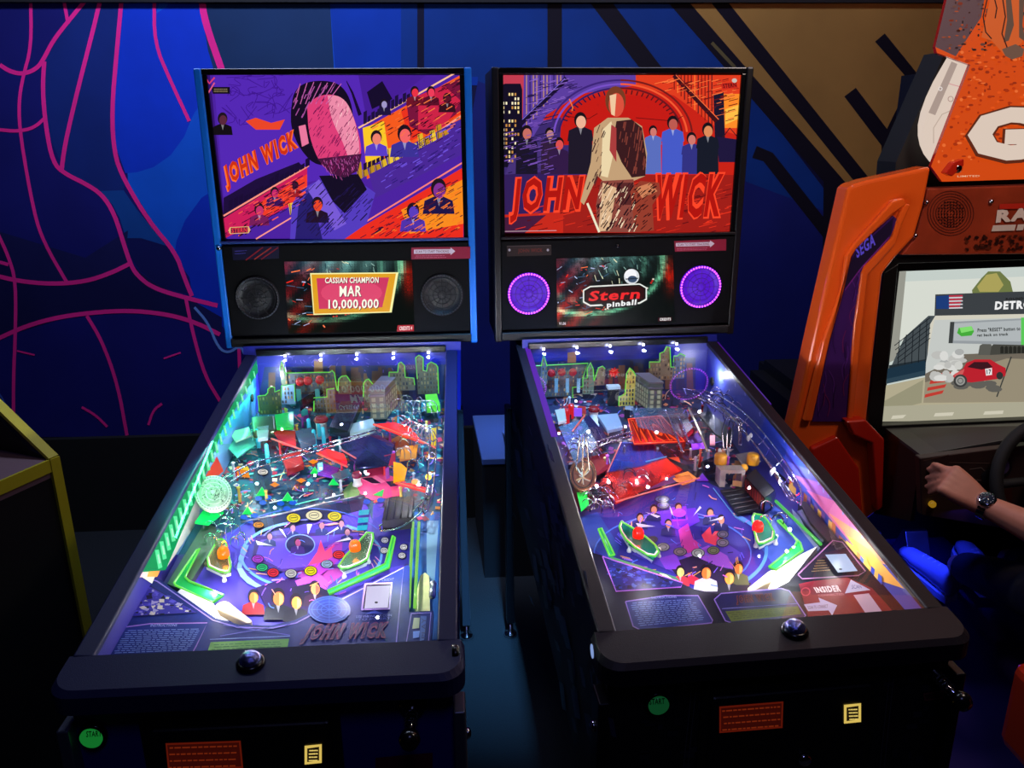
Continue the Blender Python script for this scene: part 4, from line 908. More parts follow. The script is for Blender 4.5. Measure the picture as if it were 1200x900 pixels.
stern_badge(T, [(271, 266), (291, 265), (291, 273), (271, 274)], (235, 60, 70), (240, 180, 120), (90, 20, 60))
T.build('backlit_panel', M_GLOW, L.root)
# speaker panel
speaker(L, 301.5, 349, 26, False, L.sp); speaker(L, 518, 345.5, 25, False, L.sp)
S = Art(lambda x, y: L.ay(x, y, YB - .0035), (0, -1, 0), .00001)
m = swirl_screen(S, [(333, 306.5), (482.5, 305.5), (486, 388), (338, 390.5)], 4)
S.poly([(363.5, 320), (467, 319), (459, 366), (367.5, 369)], (250, 245, 170)); S.poly([(365, 321.5), (464, 320.5), (456.5, 365), (368.5, 367.5)], (226, 160, 30)); S.poly([(371, 326), (456, 325), (448, 360), (374, 362)], (206, 54, 96)); S.ell(412, 343, 36, 15, (222, 70, 110))
for tx, q in (('CASSIAN CHAMPION', [(381, 325), (444, 324.5), (443.5, 331.5), (381, 332)]), ('MAR', [(398, 335), (424, 334.5), (423.5, 347), (398, 347.5)]), ('10,000,000', [(385, 351), (444, 350), (443.5, 363), (385, 363.5)])):
    S.text(tx, [(p[0] + .8, p[1] + .8) for p in q], (90, 20, 40), .03); S.text(tx, q, (255, 252, 235), .025)
S.poly([(466, 381), (485, 380.5), (485, 388), (465, 388.5)], (170, 20, 40)); S.text('CREDITS 4', [(468, 382.5), (483, 382), (483, 386.5), (468, 387)], (255, 230, 230), .02)
S.build('display_screen', M_SCREEN, L.sp)
S = Art(lambda x, y: L.ay(x, y, YB - .0030), (0, -1, 0), .00002)
S.poly([(482, 290), (551, 289), (551, 303), (482, 304)], (150, 26, 62)); S.poly([(485, 292.5), (528, 292), (528, 289.8), (533.5, 294.5), (528, 299), (528, 297), (485, 297.5)], (225, 215, 230)); S.text('SCAN TO START TRACKING', [(487, 293.5), (526, 293), (526, 296), (487, 296.5)], (120, 20, 50), .01); text_rows(S, [(486, 299), (524, 298.5), (524, 302.5), (486, 303)], 2, (220, 120, 150), .6)
S.build('panel_sticker', M_PRINT, L.sp); S = Art(lambda x, y: L.ay(x, y, YB - .0030), (0, -1, 0), .00002)
S.poly([(272, 290), (327, 288), (327, 303), (273, 305)], (22, 20, 52)); S.line([(288, 305), (308, 290)], 1.3, (150, 30, 40)); S.line([(298, 304), (318, 290)], 1.3, (190, 60, 40)); S.line([(306, 304), (326, 290)], 1.3, (150, 30, 40)); text_rows(S, [(275, 293), (290, 292), (288, 298), (275, 299)], 2, (90, 80, 180), .8)
S.build('panel_sticker', M_PRINT, L.sp)
MB().lathe(L.ay(257, 291, YB), [(.006, 0), (.006, .006), (.003, .009), (0, .009)], n=14, axis=(0, -1, 0)).build('lock_cap', M_CHROME, L.bb)
# ============================================================ right machine
R = Machine((.4575, .0168, 0), .0486, 'black pinball machine with violet lit speakers, right of the two', dict(id='_black', cab=('black_cabinet', (13, 13, 20)), rail=('brown_black_rail_coat', (24, 19, 28)), leg=('black_leg', (30, 28, 34)), trim=('black_trim', (14, 14, 20)), chan=('black_channel', (22, 20, 24)), pfbase=(44, 38, 110)))
shell(R)
P = R.play
A = Art(lambda x, y: R.pf(x, y, .0005), PFN, .000008)
up_ = [(628, 462), (812, 455), (905, 590), (825, 560), (722, 590), (690, 600), (672, 560)]
A.T("""
40,44,70|625,462 815,455 915,600 820,562 722,590 680,600
52,46,140|722,590 822,560 870,590 930,640 960,680 880,700 800,700 700,660 685,610
50,70,160|680,606 700,600 726,640 720,660 690,640
60,80,170|905,590 960,636 920,680 890,640
140,150,190|928,596 966,636 958,646 930,610
""")
mosaic(A, (630, 455, 900, 600), 1300, [(40, 30, 50), (30, 26, 44), (150, 40, 50), (70, 50, 110), (200, 60, 60), (110, 40, 60), (190, 120, 80), (25, 25, 40), (100, 100, 120), (210, 190, 180), (60, 30, 80), (160, 60, 120)], 1, 5, inpoly(up_)); strokes(A, inpoly(up_), (630, 455, 900, 600), 200, [(230, 225, 235), (200, 120, 200), (240, 110, 90), (20, 20, 30), (250, 200, 150), (120, 110, 220)])
A.T("""
32,52,140|727,519 764,520 780,536 752,546 712,553
60,90,180|745,524 764,524 772,534 750,540
225,60,50|712,553 752,540 762,548 760,562 722,588 704,568
235,90,60|752,540 795,536 800,552 770,562
120,110,190|762,560 790,556 792,566 748,578
40,30,40|780,536 830,556 820,562 796,552
240,150,70|790,558 806,553 818,562 800,568
""")
A.ring(788, 650, 92, 46, 1.6, (70, 110, 220), 150, 400); A.ring(790, 646, 108, 56, 4, (80, 130, 210), -50, 40); A.ring(790, 626, 60, 26, 1.2, (110, 110, 230))
A.T("""
96,40,190|770,600 815,596 820,612 800,622 775,616
130,50,230|784,596 804,594 806,610 788,612
80,60,170|740,650 770,640 840,630 870,650 850,672 800,676
190,60,150|795,622 806,614 812,632 822,640 808,652 798,640
225,70,90|822,628 832,618 834,628 842,618 848,634 838,640 826,636
150,80,200|800,652 830,640 852,652 860,668 830,662
40,30,60|782,662 812,652 840,664 870,672 860,690 800,684
200,40,60|806,672 824,682 830,692 806,684
40,36,50|818,690 840,684 880,684 872,700 830,704
120,60,190|772,655 792,650 800,668 780,668
""")
for x, y, s, c, k in ((865, 667, 7.5, (240, 120, 50), (90, 90, 60)), (797, 671, 6.5, (200, 200, 110), (200, 50, 60)), (827, 672, 8.5, (250, 125, 50), (190, 185, 200)), (854, 678, 8.5, (250, 150, 60), (40, 38, 50))): bust(A, x, y, s, c, k, shade=(255, 180, 100))
for x, y in ((750, 608), (766, 598), (795, 596), (832, 602), (783, 615), (845, 610)): bust(A, x, y, 5.2, (200, 130, 100), (34, 34, 90), (30, 20, 30))
for a in (((745, 614), (768, 618), (748, 619)), ((756, 601), (774, 606), (770, 608)), ((784, 592), (790, 606), (787, 604)), ((812, 606), (820, 594), (822, 596)), ((830, 612), (848, 606), (846, 610))): A.poly(a, (190, 190, 215))
for k in range(30):
    a = random.uniform(0, 6.28); x = 800 + 72 * math.cos(a); y = 638 + 34 * math.sin(a); A.line([(x, y), (x + 13 * math.cos(a + 1), y + 7 * math.sin(a + 1))], 1, random.choice([(190, 110, 200), (90, 90, 230), (210, 150, 80), (120, 100, 240)]))
strokes(A, inpoly([(722, 592), (822, 562), (905, 620), (880, 690), (800, 690), (720, 660)]), (700, 562, 905, 700), 80, [(120, 80, 220), (190, 90, 190), (40, 30, 100), (80, 120, 230), (220, 140, 120)])
A.build('printed_field', M_FIELD, P)
A = Art(lambda x, y: R.pf(x, y, .004), PFN, .00002)
for x, y, rx, ry, c in ((777, 641, 8, 5, (150, 140, 150)), (797, 646.5, 8, 5, (130, 110, 120)), (818, 648, 8, 5.5, (170, 170, 170)), (836, 645, 7.5, 5, (120, 120, 90)), (847, 636, 7.5, 5, (140, 120, 150)), (847, 626, 7, 4.5, (130, 110, 150)), (776, 585, 9, 4, (110, 110, 190)), (765, 632, 6, 4, (60, 40, 70)), (777, 592, 8, 4, (90, 30, 200))):
    A.ell(x, y, rx, ry, (20, 18, 30)); A.ell(x, y, rx - 1, ry - .8, c); A.ring(x, y, rx * .55, ry * .55, .9, tuple(int(v * .4) for v in c)); A.flush('round_insert', mat('dim_inserts', attr=True, rough=.3, emit=.8), P)
A.poly([(815, 564), (823, 554), (831, 564)], (130, 50, 220)); A.line([(815, 564), (823, 554), (831, 564), (815, 564)], 1, (20, 14, 60))
A.build('arrow_insert', mat('dim_inserts', attr=True, rough=.3, emit=.8), P)
A = Art(lambda x, y: R.pf(x, y, .0045), PFN, .00002); A.ell(796, 601, 8, 5, (150, 40, 255)); A.build('violet_lamp', mat('violet_glow', attr=True, emit=2.5), P)
spot('violet_insert_lamp', R.pf(796, 601, .02), .12, (.4, .05, 1), R.root)
# raised plastics
M_NEON = mat('neon_orange_line', (255, 80, 35), .3, emit=1.2)
R.slab('lettered_red_plastic', [(736, 491), (775, 487), (802, 517), (743, 520)], .056, .06, tintplastic('deep_red_panel', (170, 20, 25), .9, .25), P)
A = Art(lambda x, y: R.pf(x, y, .061), PFN, .0002); A.title('WICK', [(740, 493), (773, 490), (797, 515), (746, 518)], (120, 20, 20), (255, 85, 35), 1); A.build('panel_lettering', M_GLOW, P)
outline_tube(R, 'panel_edge', [(736, 491), (775, 487), (802, 517), (743, 520)], .061, .0013, M_NEON, P, True, 0)
R.slab('red_plastic', [(776, 488), (800, 484), (814, 505), (802, 516)], .05, .054, tintplastic('maroon_panel', (120, 18, 30), .9, .1), P)
R.slab('blue_plastic', [(727, 519), (765, 520), (780, 536), (752, 546), (712, 553)], .03, .034, tintplastic('blue_sheet', (40, 60, 150), .55), P); outline_tube(R, 'plastic_edge', [(728, 518), (712, 553)], .036, .0016, M_PINKE, P, False, 0)
R.slab('red_plastic', [(712, 553), (752, 541), (780, 537), (800, 550), (770, 566), (722, 590), (700, 570)], .03, .033, tintplastic('red_sheet', (230, 60, 50), .35), P); outline_tube(R, 'pink_rail', [(722, 588), (770, 574), (820, 560)], .034, .0016, M_PINKE, P, False, 0)
outline_tube(R, 'blue_rail', [(757, 541), (781, 535)], .036, .0016, mat('edge_lit_blue', (90, 160, 230), .3, emit=.8), P, False, 0)
R.slab('green_plastic', [(676, 577), (688, 576), (690, 590), (681, 598)], .03, .034, tintplastic('lit_green_sheet2', (20, 210, 80), .85, .4), P)
outline_tube(R, 'pink_rail', [(671, 505), (685, 487)], .07, .0022, M_PINKE, P, False, 0)
R.slab('dark_ramp', [(684, 492), (690, 486), (712, 512), (700, 520)], .04, .045, mat('dark_purple_ramp', (40, 24, 60), .25), P)
tubes(R, 'ramp_rail', [[(684, 522, .05), (700, 518, .055), (716, 512, .06), (740, 506, .065)], [(690, 530, .05), (704, 522, .055), (720, 516, .06), (742, 510, .065)]], .002, M_WIRE, P, rung=3)
tubes(R, 'bright_rail', [[(807, 478, .08), (820, 505, .075), (829, 529, .06)]], .003, mat('pale_rail', (225, 215, 190), .2, metal=.6), P)
tubes(R, 'bright_rail', [[(780, 480, .07), (790, 505, .07), (800, 530, .06)], [(795, 488, .07), (802, 505, .07), (807, 518, .06)]], .003, M_WIRE, P)
# flaming medallion ring with steel prongs
def ring_thing():
    c = R.pf(683, 556, .05); m = MB(); N = 28; ed = [R.pf(683 + 15 * math.cos(t * 6.2832 / N), 556 + 19 * math.sin(t * 6.2832 / N), .05) for t in range(N)]
    m.loft([p - Vector((0, 0, .004)) for p in ed], ed, (150, 70, 40)); m.build('medallion', M_PRINT, P)
    MB().tube(ed, .0022, n=6, closed=True).build('medallion_rim', mat('bronze_rim', (190, 130, 90), .25, metal=.8), P)
    A_ = Art(lambda a, b: R.pf(a, b, .0505), PFN, .00005); A_.ring(683, 556, 12, 15.5, 1.4, (30, 16, 20))
    for k in range(40): a = random.uniform(0, 6.28); q = random.uniform(.1, .75); A_.line([(683, 556 + 4), (683 + 14 * q * math.cos(a), 556 + 18 * q * math.sin(a))], random.uniform(.7, 2), random.choice([(255, 190, 120), (235, 110, 60), (120, 40, 30), (255, 230, 190)]))
    A_.build('medallion_relief', M_PRINT, P)
    for x in (-8, 0, 8): tubes(R, 'prong', [[(683 + x, 552, .055), (683 + x * .7, 530, .075), (683 + x * .4, 512, .09)]], .0016, mat('warm_wire', (250, 215, 170), .15, metal=1), P)
ring_thing()
rr = random.Random(11)
for cx, cy, n, hh in ((683, 525, 14, .07), (700, 588, 18, .05), (850, 470, 10, .08), (745, 560, 5, .04), (715, 575, 6, .05), (905, 600, 5, .04)):
    for k in range(n):
        x = cx + rr.uniform(-13, 13); y = cy + rr.uniform(-11, 11); tubes(R, 'wire_loop', [[(x - 7, y + 4, hh * .4), (x - 6, y - 5, hh), (x + 2, y - 7, hh), (x + 8, y, hh * .9), (x + 6, y + 6, hh * .4)]], .0013, M_WIRE if k % 3 else mat('dark_wire', (60, 60, 70), .25, metal=.9), P)
# long wire ramp on the right
tubes(R, 'habitrail', [[(813, 462, .085), (835, 470, .09), (858, 487, .09), (885, 520, .085), (908, 552, .08), (925, 575, .07), (934, 588, .06)],
                       [(826, 458, .085), (848, 466, .09), (874, 484, .09), (902, 515, .085), (928, 552, .08), (940, 575, .07), (938, 592, .06)],
                       [(818, 466, .07), (842, 478, .075), (866, 496, .075), (892, 530, .07), (912, 560, .065), (926, 582, .055)]], .0020, M_WIRE, P, rung=3)
tubes(R, 'habitrail', [[(800, 455, .07), (822, 460, .075), (850, 476, .08), (880, 500, .08), (905, 530, .075), (930, 566, .07)], [(806, 462, .06), (830, 472, .065), (856, 492, .07), (878, 512, .07), (896, 536, .065), (915, 570, .06), (928, 590, .05), (940, 580, .05)]], .0017, mat('lilac_wire', (190, 180, 230), .15, metal=1), P, rung=4)
for x, y in ((877, 512), (904, 552)): R.slab('rail_bracket', [(x - 2, y), (x + 3, y - 5), (x + 5, y - 3), (x, y + 3)], .082, .088, M_WHITE, P)
for k, dx in enumerate((0, 6, 12)): tubes(R, 'cage_hoop', [[(848 + dx * .6, 526, .03), (846 + dx, 505, .06), (850 + dx, 490, .085), (858 + dx * .5, 488, .09), (866 + dx * .3, 496, .08), (866 + dx * .2, 522, .04)]], .0016, M_WIRE, P)
R.slab('green_black_panel', [(817, 484), (830, 482), (860, 505), (856, 520), (838, 508)], .03, .034, mat('olive_black', (34, 40, 24), .3), P)
R.slab('card_plastic', [(832, 510), (838, 510), (838, 521), (832, 521)], .05, .053, mat('pink_card', (235, 150, 160), .3), P)
for a, b, g2 in ((844, 540, 8.5), (882, 540, 6.5)):
    b0 = R.pf(a, b + 4, .035); MB().lathe(b0, [(.013, 0), (.0145, .004), (.0145, .022), (.012, .026), (0, .026)], n=20).build('yellow_drum', mat('yellow_drum', (215, 150, 25), .35, bump=.6, bscale=200), P)
b0 = R.pf(872, 548, .035); MB().ball(b0, .009).build('yellow_drum', mat('yellow_drum'), P)
# crate, doorway, ribbed floor
a, b, c, d = R.pf(873, 572, .012), R.pf(895, 597, .012), R.pf(907, 588, .012), R.pf(884, 562, .012); H = Vector((0, 0, .036))
for q in (a, b, c, d): q.z = zpf(q.y) + .004
MB().loft([a, b, c, d], [a + H, b + H, c + H, d + H]).build('container_toy', mat('black_lid', (16, 14, 16), .35), P)
m = MB()
for k in range(8): u0, u1 = (k + .12) / 8, (k + .88) / 8; n_ = Vector(((b - a).y, -(b - a).x, 0)).normalized() * .0015; m.add([a.lerp(b, u0) + n_ + Vector((0, 0, .003)), a.lerp(b, u1) + n_ + Vector((0, 0, .003)), a.lerp(b, u1) + n_ + Vector((0, 0, .033)), a.lerp(b, u0) + n_ + Vector((0, 0, .033))], [(0, 1, 2, 3)], (120, 44, 36))
m.build('container_ribs', M_PRINT, P); n_ = Vector(((c - b).y, -(c - b).x, 0)).normalized() * .0015
MB().add([b + n_, c + n_, c + n_ + H, b + n_ + H], [(0, 1, 2, 3)]).build('container_end', M_STEEL, P)
R.slab('ribbed_floor', [(844, 574), (872, 571), (895, 597), (864, 603)], .006, .01, mat('black_rib', (16, 17, 24), .3), P)
for k in range(6): f = (k + .5) / 6; outline_tube(R, 'floor_rib', [(844 + 20 * f + 2, 574 + 29 * f), (872 + 23 * f - 2, 571 + 26 * f)], .011, .0010, mat('rib_grey', (60, 62, 70), .3), P, False, 0)
outline_tube(R, 'blue_edge', [(836, 572), (862, 606), (872, 612)], .012, .0012, mat('edge_lit_blue'), P, False, 0)
g0, g1 = R.pf(843, 571, .0), R.pf(872, 571, .0); m = MB()
for p0, p1, z0, z1 in ((0, .22, 0, .034), (.86, 1, 0, .034), (0, 1, .034, .042)):
    A0, A1 = g0.lerp(g1, p0), g0.lerp(g1, p1); m.hexa([A0 + Vector((0, 0, z0)), A1 + Vector((0, 0, z0)), A1 + Vector((0, .03, z0)), A0 + Vector((0, .03, z0)), A0 + Vector((0, 0, z1)), A1 + Vector((0, 0, z1)), A1 + Vector((0, .03, z1)), A0 + Vector((0, .03, z1))])
m.build('doorway_toy', mat('pale_stone', (160, 150, 140), .4), P)
# slings and guides
M_TEAL = tintplastic('sling_teal', (20, 130, 105), .75)
sling(R, [(728, 611), (725, 619), (737, 637), (766, 655), (774, 644), (752, 625)], .022, P, M_TEAL, (748, 627), (255, 25, 15))
sling(R, [(884, 602), (881, 607), (886, 632), (890, 639), (911, 629), (896, 604)], .022, P, M_TEAL, (888, 619), (255, 25, 15))
for pts in ([(701, 620), (705, 619), (720, 650), (714, 651)], [(911, 610), (915, 609), (934, 634), (931, 640), (901, 664), (909, 668), (941, 645), (938, 636)]):
    R.slab('inlane_guide', pts, .018, .022, M_GUIDE, P); outline_tube(R, 'guide_edge', pts, .023, .0020, M_GREENE, P, True, 0)
outline_tube(R, 'lane_rail', [(909, 587), (935, 612), (962, 638)], .02, .0035, mat('edge_lit_lime2', (90, 215, 90), .3, emit=.8), P, False, 0)
R.slab('steel_plate', [(934, 599), (940, 597), (973, 628), (963, 634)], .02, .024, mat('lane_steel', (130, 130, 145), .3, metal=.7), P)
R.slab('outlane_glare_slab', [(911, 668), (938, 650), (958, 640), (924, 682), (908, 690), (900, 690)], .004, .02, M_WHITE, P)  # glare beside the flipper, put in as a white slab
R.slab('outlane_strip', [(716, 652), (792, 676), (796, 680), (714, 656)], .004, .014, mat('lit_lane_green', (120, 230, 150), .4, emit=.5), P)
flipper(R, (908, 672), (880, 690), P); flipper(R, (776, 676), (806, 692), P)
bumper(R, 696, 479, .015, (140, 14, 24), P)
for x, y in ((646, 437), (658, 436), (671, 436)):
    c = R.ay(x, y, 1.04); MB().lathe(c, [(.011, 0), (.011, .005), (.008, .007), (0, .007)], n=20, axis=(0, -1, 0)).build('round_target', mat('target_red'), P)
for x in (652, 665, 678):
    c = R.ay(x, 452, 1.0); MB().box((c.x - .0045, c.y, c.z - .02), (c.x + .0045, c.y + .004, c.z + .02)).build('drop_target', mat('target_grey', (110, 140, 150), .3), P)
for k in range(48):
    x = rr.uniform(650, 880); y = rr.uniform(482, 575)
    if not inpoly(up_)(x, y): continue
    b = R.pf(x, y, .0); hh = rr.uniform(.015, .05); c = rr.choice([(210, 210, 220), (150, 40, 50), (220, 60, 50), (225, 190, 120), (30, 30, 40), (190, 90, 200), (90, 90, 110)])
    if k % 3: MB().lathe(b, [(.004, 0), (.003, hh * .5), (.003, hh), (.005, hh + .002), (.002, hh + .005)], c, 8).build('post', mat('post_plastic'), P)
    else: s = rr.uniform(.006, .014); a = rr.uniform(0, 3); dx, dy = math.cos(a) * s, math.sin(a) * s; MB().hexa([b + Vector((-dx, -dy, hh * .3)), b + Vector((dx, dy, hh * .3)), b + Vector((dx, dy + .002, hh * .3)), b + Vector((-dx, -dy + .002, hh * .3)), b + Vector((-dx, -dy, hh)), b + Vector((dx, dy, hh)), b + Vector((dx, dy + .002, hh)), b + Vector((-dx, -dy + .002, hh))], c).build('target_plate', mat('post_plastic'), P)
for x, y in ((675, 470), (655, 508), (713, 562), (746, 563), (781, 561), (733, 500), (752, 437), (728, 500), (925, 620), (922, 646)):
    b = R.pf(x, y, .03); MB().ball(b, .003).build('field_bulb', mat('white_led'), P); spot('bulb_lamp', b + Vector((0, -.004, .009)), .05, (.95, .92, 1), R.root, .005)
for x, y, h in ((664, 500, .045), (669, 494, .045)):
    b = R.pf(x, y, 0); MB().lathe(b, [(.008, .01), (.008, .045), (.006, .05), (0, .05)], n=14).build('red_post', mat('lit_red', (240, 30, 30), .3, emit=.7), P)
BP = Art(lambda x, y: R.ay(x, y, 1.094), (0, -1, 0), .00002)
BP.poly([(612, 398), (840, 392), (840, 470), (612, 476)], (22, 30, 130)); BP.poly([(622, 424), (815, 419), (815, 470), (625, 476)], (28, 44, 84))
for _ in range(48): x = random.uniform(624, 806); h = random.uniform(4, 18); BP.poly([(x, 440 - h), (x + random.uniform(3, 9), 440 - h), (x + 8, 456), (x, 456)], random.choice([(96, 60, 46), (60, 46, 66), (36, 46, 80), (120, 80, 56), (44, 44, 56)]))
BP.poly([(665, 413), (675, 412), (675, 425), (665, 425)], (150, 96, 60))
BP.build('back_panel', M_PRINT, P)
skyline_piece(R, 'skyline_cutout', [(634, 429), (637, 414), (641, 429)], 1.062, P, (60, 60, 66), 455)
skyline_piece(R, 'skyline_cutout', [(628, 428.5), (660, 427), (689, 425.5), (683, 443), (683, 453), (671, 454), (671, 466)], 1.066, P, (36, 38, 40), 466)
skyline_piece(R, 'skyline_cutout', [(683, 453), (683, 443), (688, 443), (688, 432), (692, 425), (695, 432), (696, 446)], 1.05, P, (60, 66, 50), 462)
skyline_piece(R, 'skyline_cutout', [(696, 446), (699, 437), (701, 431), (706, 429), (709, 432)], 1.06, P, (86, 66, 48), 452)
skyline_piece(R, 'skyline_cutout', [(725, 475), (725, 465), (732, 462), (734, 438), (738, 431), (742, 435), (745, 440)], 1.0, P, (150, 120, 50), 476)
skyline_piece(R, 'skyline_cutout', [(761, 431), (761, 424), (773, 424), (773, 414), (778, 412), (781, 406), (785, 407), (786, 430), (790, 430)], 1.06, P, (72, 60, 44), 446)
skyline_piece(R, 'skyline_cutout', [(789, 424), (789.5, 417), (794, 417), (797, 414), (803, 417)], 1.06, P, (40, 50, 60), 444)
hotel(R, ((759, 485), (775, 485)), (744, 470), 0, .078, P, left=True)
o = MB(); b0 = R.pf(719, 476, 0); o.box((b0.x - .014, b0.y, b0.z), (b0.x + .014, b0.y + .02, b0.z + .05)); o.build('elevator_toy', mat('dark_lift', (30, 30, 38), .3), P); MB().box((b0.x - .018, b0.y - .002, b0.z + .05), (b0.x + .018, b0.y + .022, b0.z + .058)).build('elevator_cap', M_WHITE, P)
m = MB(); c = R.ay(719, 436, 1.03)
for k in range(9): a = k * .7; m.lathe(c, [(.0, 0), (.004, .009), (.0, .018)], n=5, axis=(math.cos(a), -.4, math.sin(a)))
m.build('red_rosette', mat('lit_red'), P)
for nm, pts, h0, h1, cc, op, gl in (('violet_plastic', [(660, 512), (676, 505), (682, 520), (668, 530)], .03, .034, (110, 50, 150), .7, .1), ('silver_plastic', [(700, 486), (724, 484), (730, 500), (712, 504)], .045, .055, (170, 170, 185), .9, 0), ('dark_red_plastic', [(690, 535), (712, 530), (716, 548), (700, 556)], .02, .024, (130, 30, 40), .8, .1), ('violet_bar', [(810, 520), (826, 518), (827, 524), (811, 526)], .04, .044, (150, 60, 240), .8, .5), ('card_plastic', [(804, 514), (818, 506), (824, 516), (812, 522)], .03, .034, (90, 70, 150), .8, 0), ('silver_plate', [(862, 532), (884, 528), (892, 540), (870, 546)], .03, .034, (150, 140, 130), .9, 0), ('cream_plastic', [(650, 480), (662, 478), (664, 492), (654, 494)], .04, .05, (190, 170, 160), .9, 0), ('amber_plastic', [(788, 560), (808, 556), (815, 563), (800, 568)], .02, .023, (220, 130, 70), .7, .2), ('black_screen', [(822, 540), (838, 534), (842, 548), (828, 554)], .02, .03, (20, 20, 30), .95, 0)):
    R.slab(nm, pts, h0, h1, tintplastic(nm + str(cc), cc, op, gl), P, bevel=.002)
R.slab('clear_plastic', [(740, 478), (800, 478), (812, 500), (800, 512), (748, 500)], .064, .066, M_CLEAR, P)
R.slab('clear_plastic', [(655, 500), (684, 490), (700, 520), (675, 545)], .064, .066, M_CLEAR, P)
# right inner wall
WA = Art(lambda x, y: R.ax(x, y, .2645), (-1, 0, 0), .00004, wall_clip(1))
WA.poly([(812, 396), (832, 396), (1120, 735), (1000, 700), (920, 560), (812, 470)], (70, 84, 180))
WA.T("""
58,60,190|812,396 828,400 836,440 820,450 812,440
66,80,170|835,402 900,480 890,500 836,450
40,70,190|900,480 960,550 940,560 890,510
90,100,210|920,540 965,556 1000,600 960,590
170,110,200|930,556 975,570 1020,625 985,616
225,120,180|945,574 985,590 1040,650 1000,640
250,160,120|970,600 1010,626 1050,665 1015,655
255,190,90|990,625 1020,645 1060,690 1030,680
""")
for k in range(34): t = k / 33; x = 850 + t * 190; y = 428 + t * 222 + random.uniform(-3, 8); h = 4 + 5 * t; WA.line([(x, y), (x + .6, y + h)], 1 + t, (150, 160, 225))
for k in range(26): t = k / 25; x = 925 + t * 105; y = 572 + t * 108; h = random.uniform(5, 14); WA.poly([(x, y), (x + 1, y - h), (x + 5, y - h + 4), (x + 5, y + 6)], random.choice([(40, 70, 200), (210, 120, 70), (120, 90, 170), (240, 190, 90), (70, 100, 210)]))
WA.build('side_art', M_PRINT, R.cab)
c = R.ax(835, 447, .262); MB().lathe(c, [(.012, 0), (.012, .003), (.008, .003)], n=20, axis=(-1, 0, 0)).build('wall_grommet', M_RUBBER, R.cab)
R.slab('wall_guide', [(936, 586), (945, 588), (985, 634), (975, 640), (950, 612)], .0, .03, mat('dark_guide', (32, 24, 28), .5), P)
# apron in black bezel with separate printed plates
AP = apron(R, [(700, 775), (684, 640), (696, 648), (706, 651), (800, 684), (812, 690), (840, 696), (900, 694), (925, 682), (968, 636), (976, 630), (990, 632), (1100, 730)], .030, mat('apron_black', (18, 16, 32), .5, spec=.12))
A = Art(lambda x, y: R.pf(x, y, .0305), PFN, .000006); E2 = (150, 90, 175)
t = [(706, 652), (800, 683), (798, 688), (722, 693)]; A.poly(t, (24, 26, 78)); mosaic(A, (712, 660, 790, 690), 130, [(16, 16, 50), (30, 40, 110), (50, 60, 130), (12, 12, 30), (60, 80, 140)], 1, 5, inpoly(t)); A.line(t + [t[0]], 1.2, E2)
t = [(733, 705), (780, 698), (818, 698), (835, 727), (834, 730), (752, 739), (742, 734)]; A.poly(t, (24, 38, 110)); A.line(t + [t[0]], 1.3, (150, 120, 205)); text_rows(A, [(738, 706), (815, 701), (829, 727), (748, 735)], 12, (120, 145, 215), .7); A.text('INSTRUCTIONS', [(763, 700), (792, 698.5), (793, 701), (764, 702.5)], (150, 160, 220), .01)
t = [(837, 703), (845, 696), (915, 690), (925, 693), (944, 722), (939, 727), (862, 732), (850, 728)]; A.poly(t, (26, 26, 76)); A.line(t + [t[0]], 1.3, (150, 120, 205)); A.title('JOHN WICK', [(863, 699), (904, 696), (909, 706), (864, 709)], (40, 16, 26), (120, 52, 34), .8); A.poly([(850, 717), (935, 711), (939, 720), (857, 729)], (96, 112, 36)); text_rows(A, [(852, 718), (934, 712), (937, 719), (858, 727)], 4, (56, 70, 24), .7); A.line([(846, 714), (934, 708)], .7, (120, 120, 200))
t = [(936, 685), (950, 682), (992, 677), (1022, 690), (1050, 721), (948, 727)]; A.poly(t, (122, 22, 42)); A.ring(944, 694, 5, 4.5, 1.4, (190, 60, 80)); A.text('INSIDER', [(953, 689), (983, 686), (986, 694), (957, 695.5)], (240, 210, 215), .05); A.text('CONNECTED', [(958, 697.5), (988, 695.5), (989, 698), (959, 699.5)], (215, 120, 130), .01)
A.poly([(942, 709), (961, 706.5), (959, 701), (981, 710), (975, 722), (971, 716), (947, 717)], (205, 190, 225)); A.text('SCAN TO CONNECT', [(946, 711), (970, 709), (970, 713), (947, 714.5)], (110, 60, 100), .01); A.poly([(997, 680), (1020, 692), (990, 696)], (190, 190, 225)); A.poly([(1000, 698), (1018, 696), (1034, 718), (1014, 719)], (205, 180, 205)); A.text('SCAN', [(998, 686), (1008, 686), (1010, 690), (998, 691)], (90, 90, 160), .01)
A.line([(935, 674), (976, 634), (987, 636), (1014, 670), (1006, 675), (940, 679), (935, 674)], 1.4, (130, 90, 130)); text_rows(A, [(958, 656), (966, 656), (975, 670), (950, 672)], 5, (110, 90, 60), 1.0)
A.build('apron_print', M_FIELD, AP)
A = Art(lambda x, y: R.pf(x, y, .037), PFN, .00001); A.poly([(967, 650), (991, 649), (1005, 669), (982, 671)], (185, 205, 245)); A.ell(985, 667, 2, 1, (60, 60, 90)); A.build('apron_display', M_GLOW, AP)
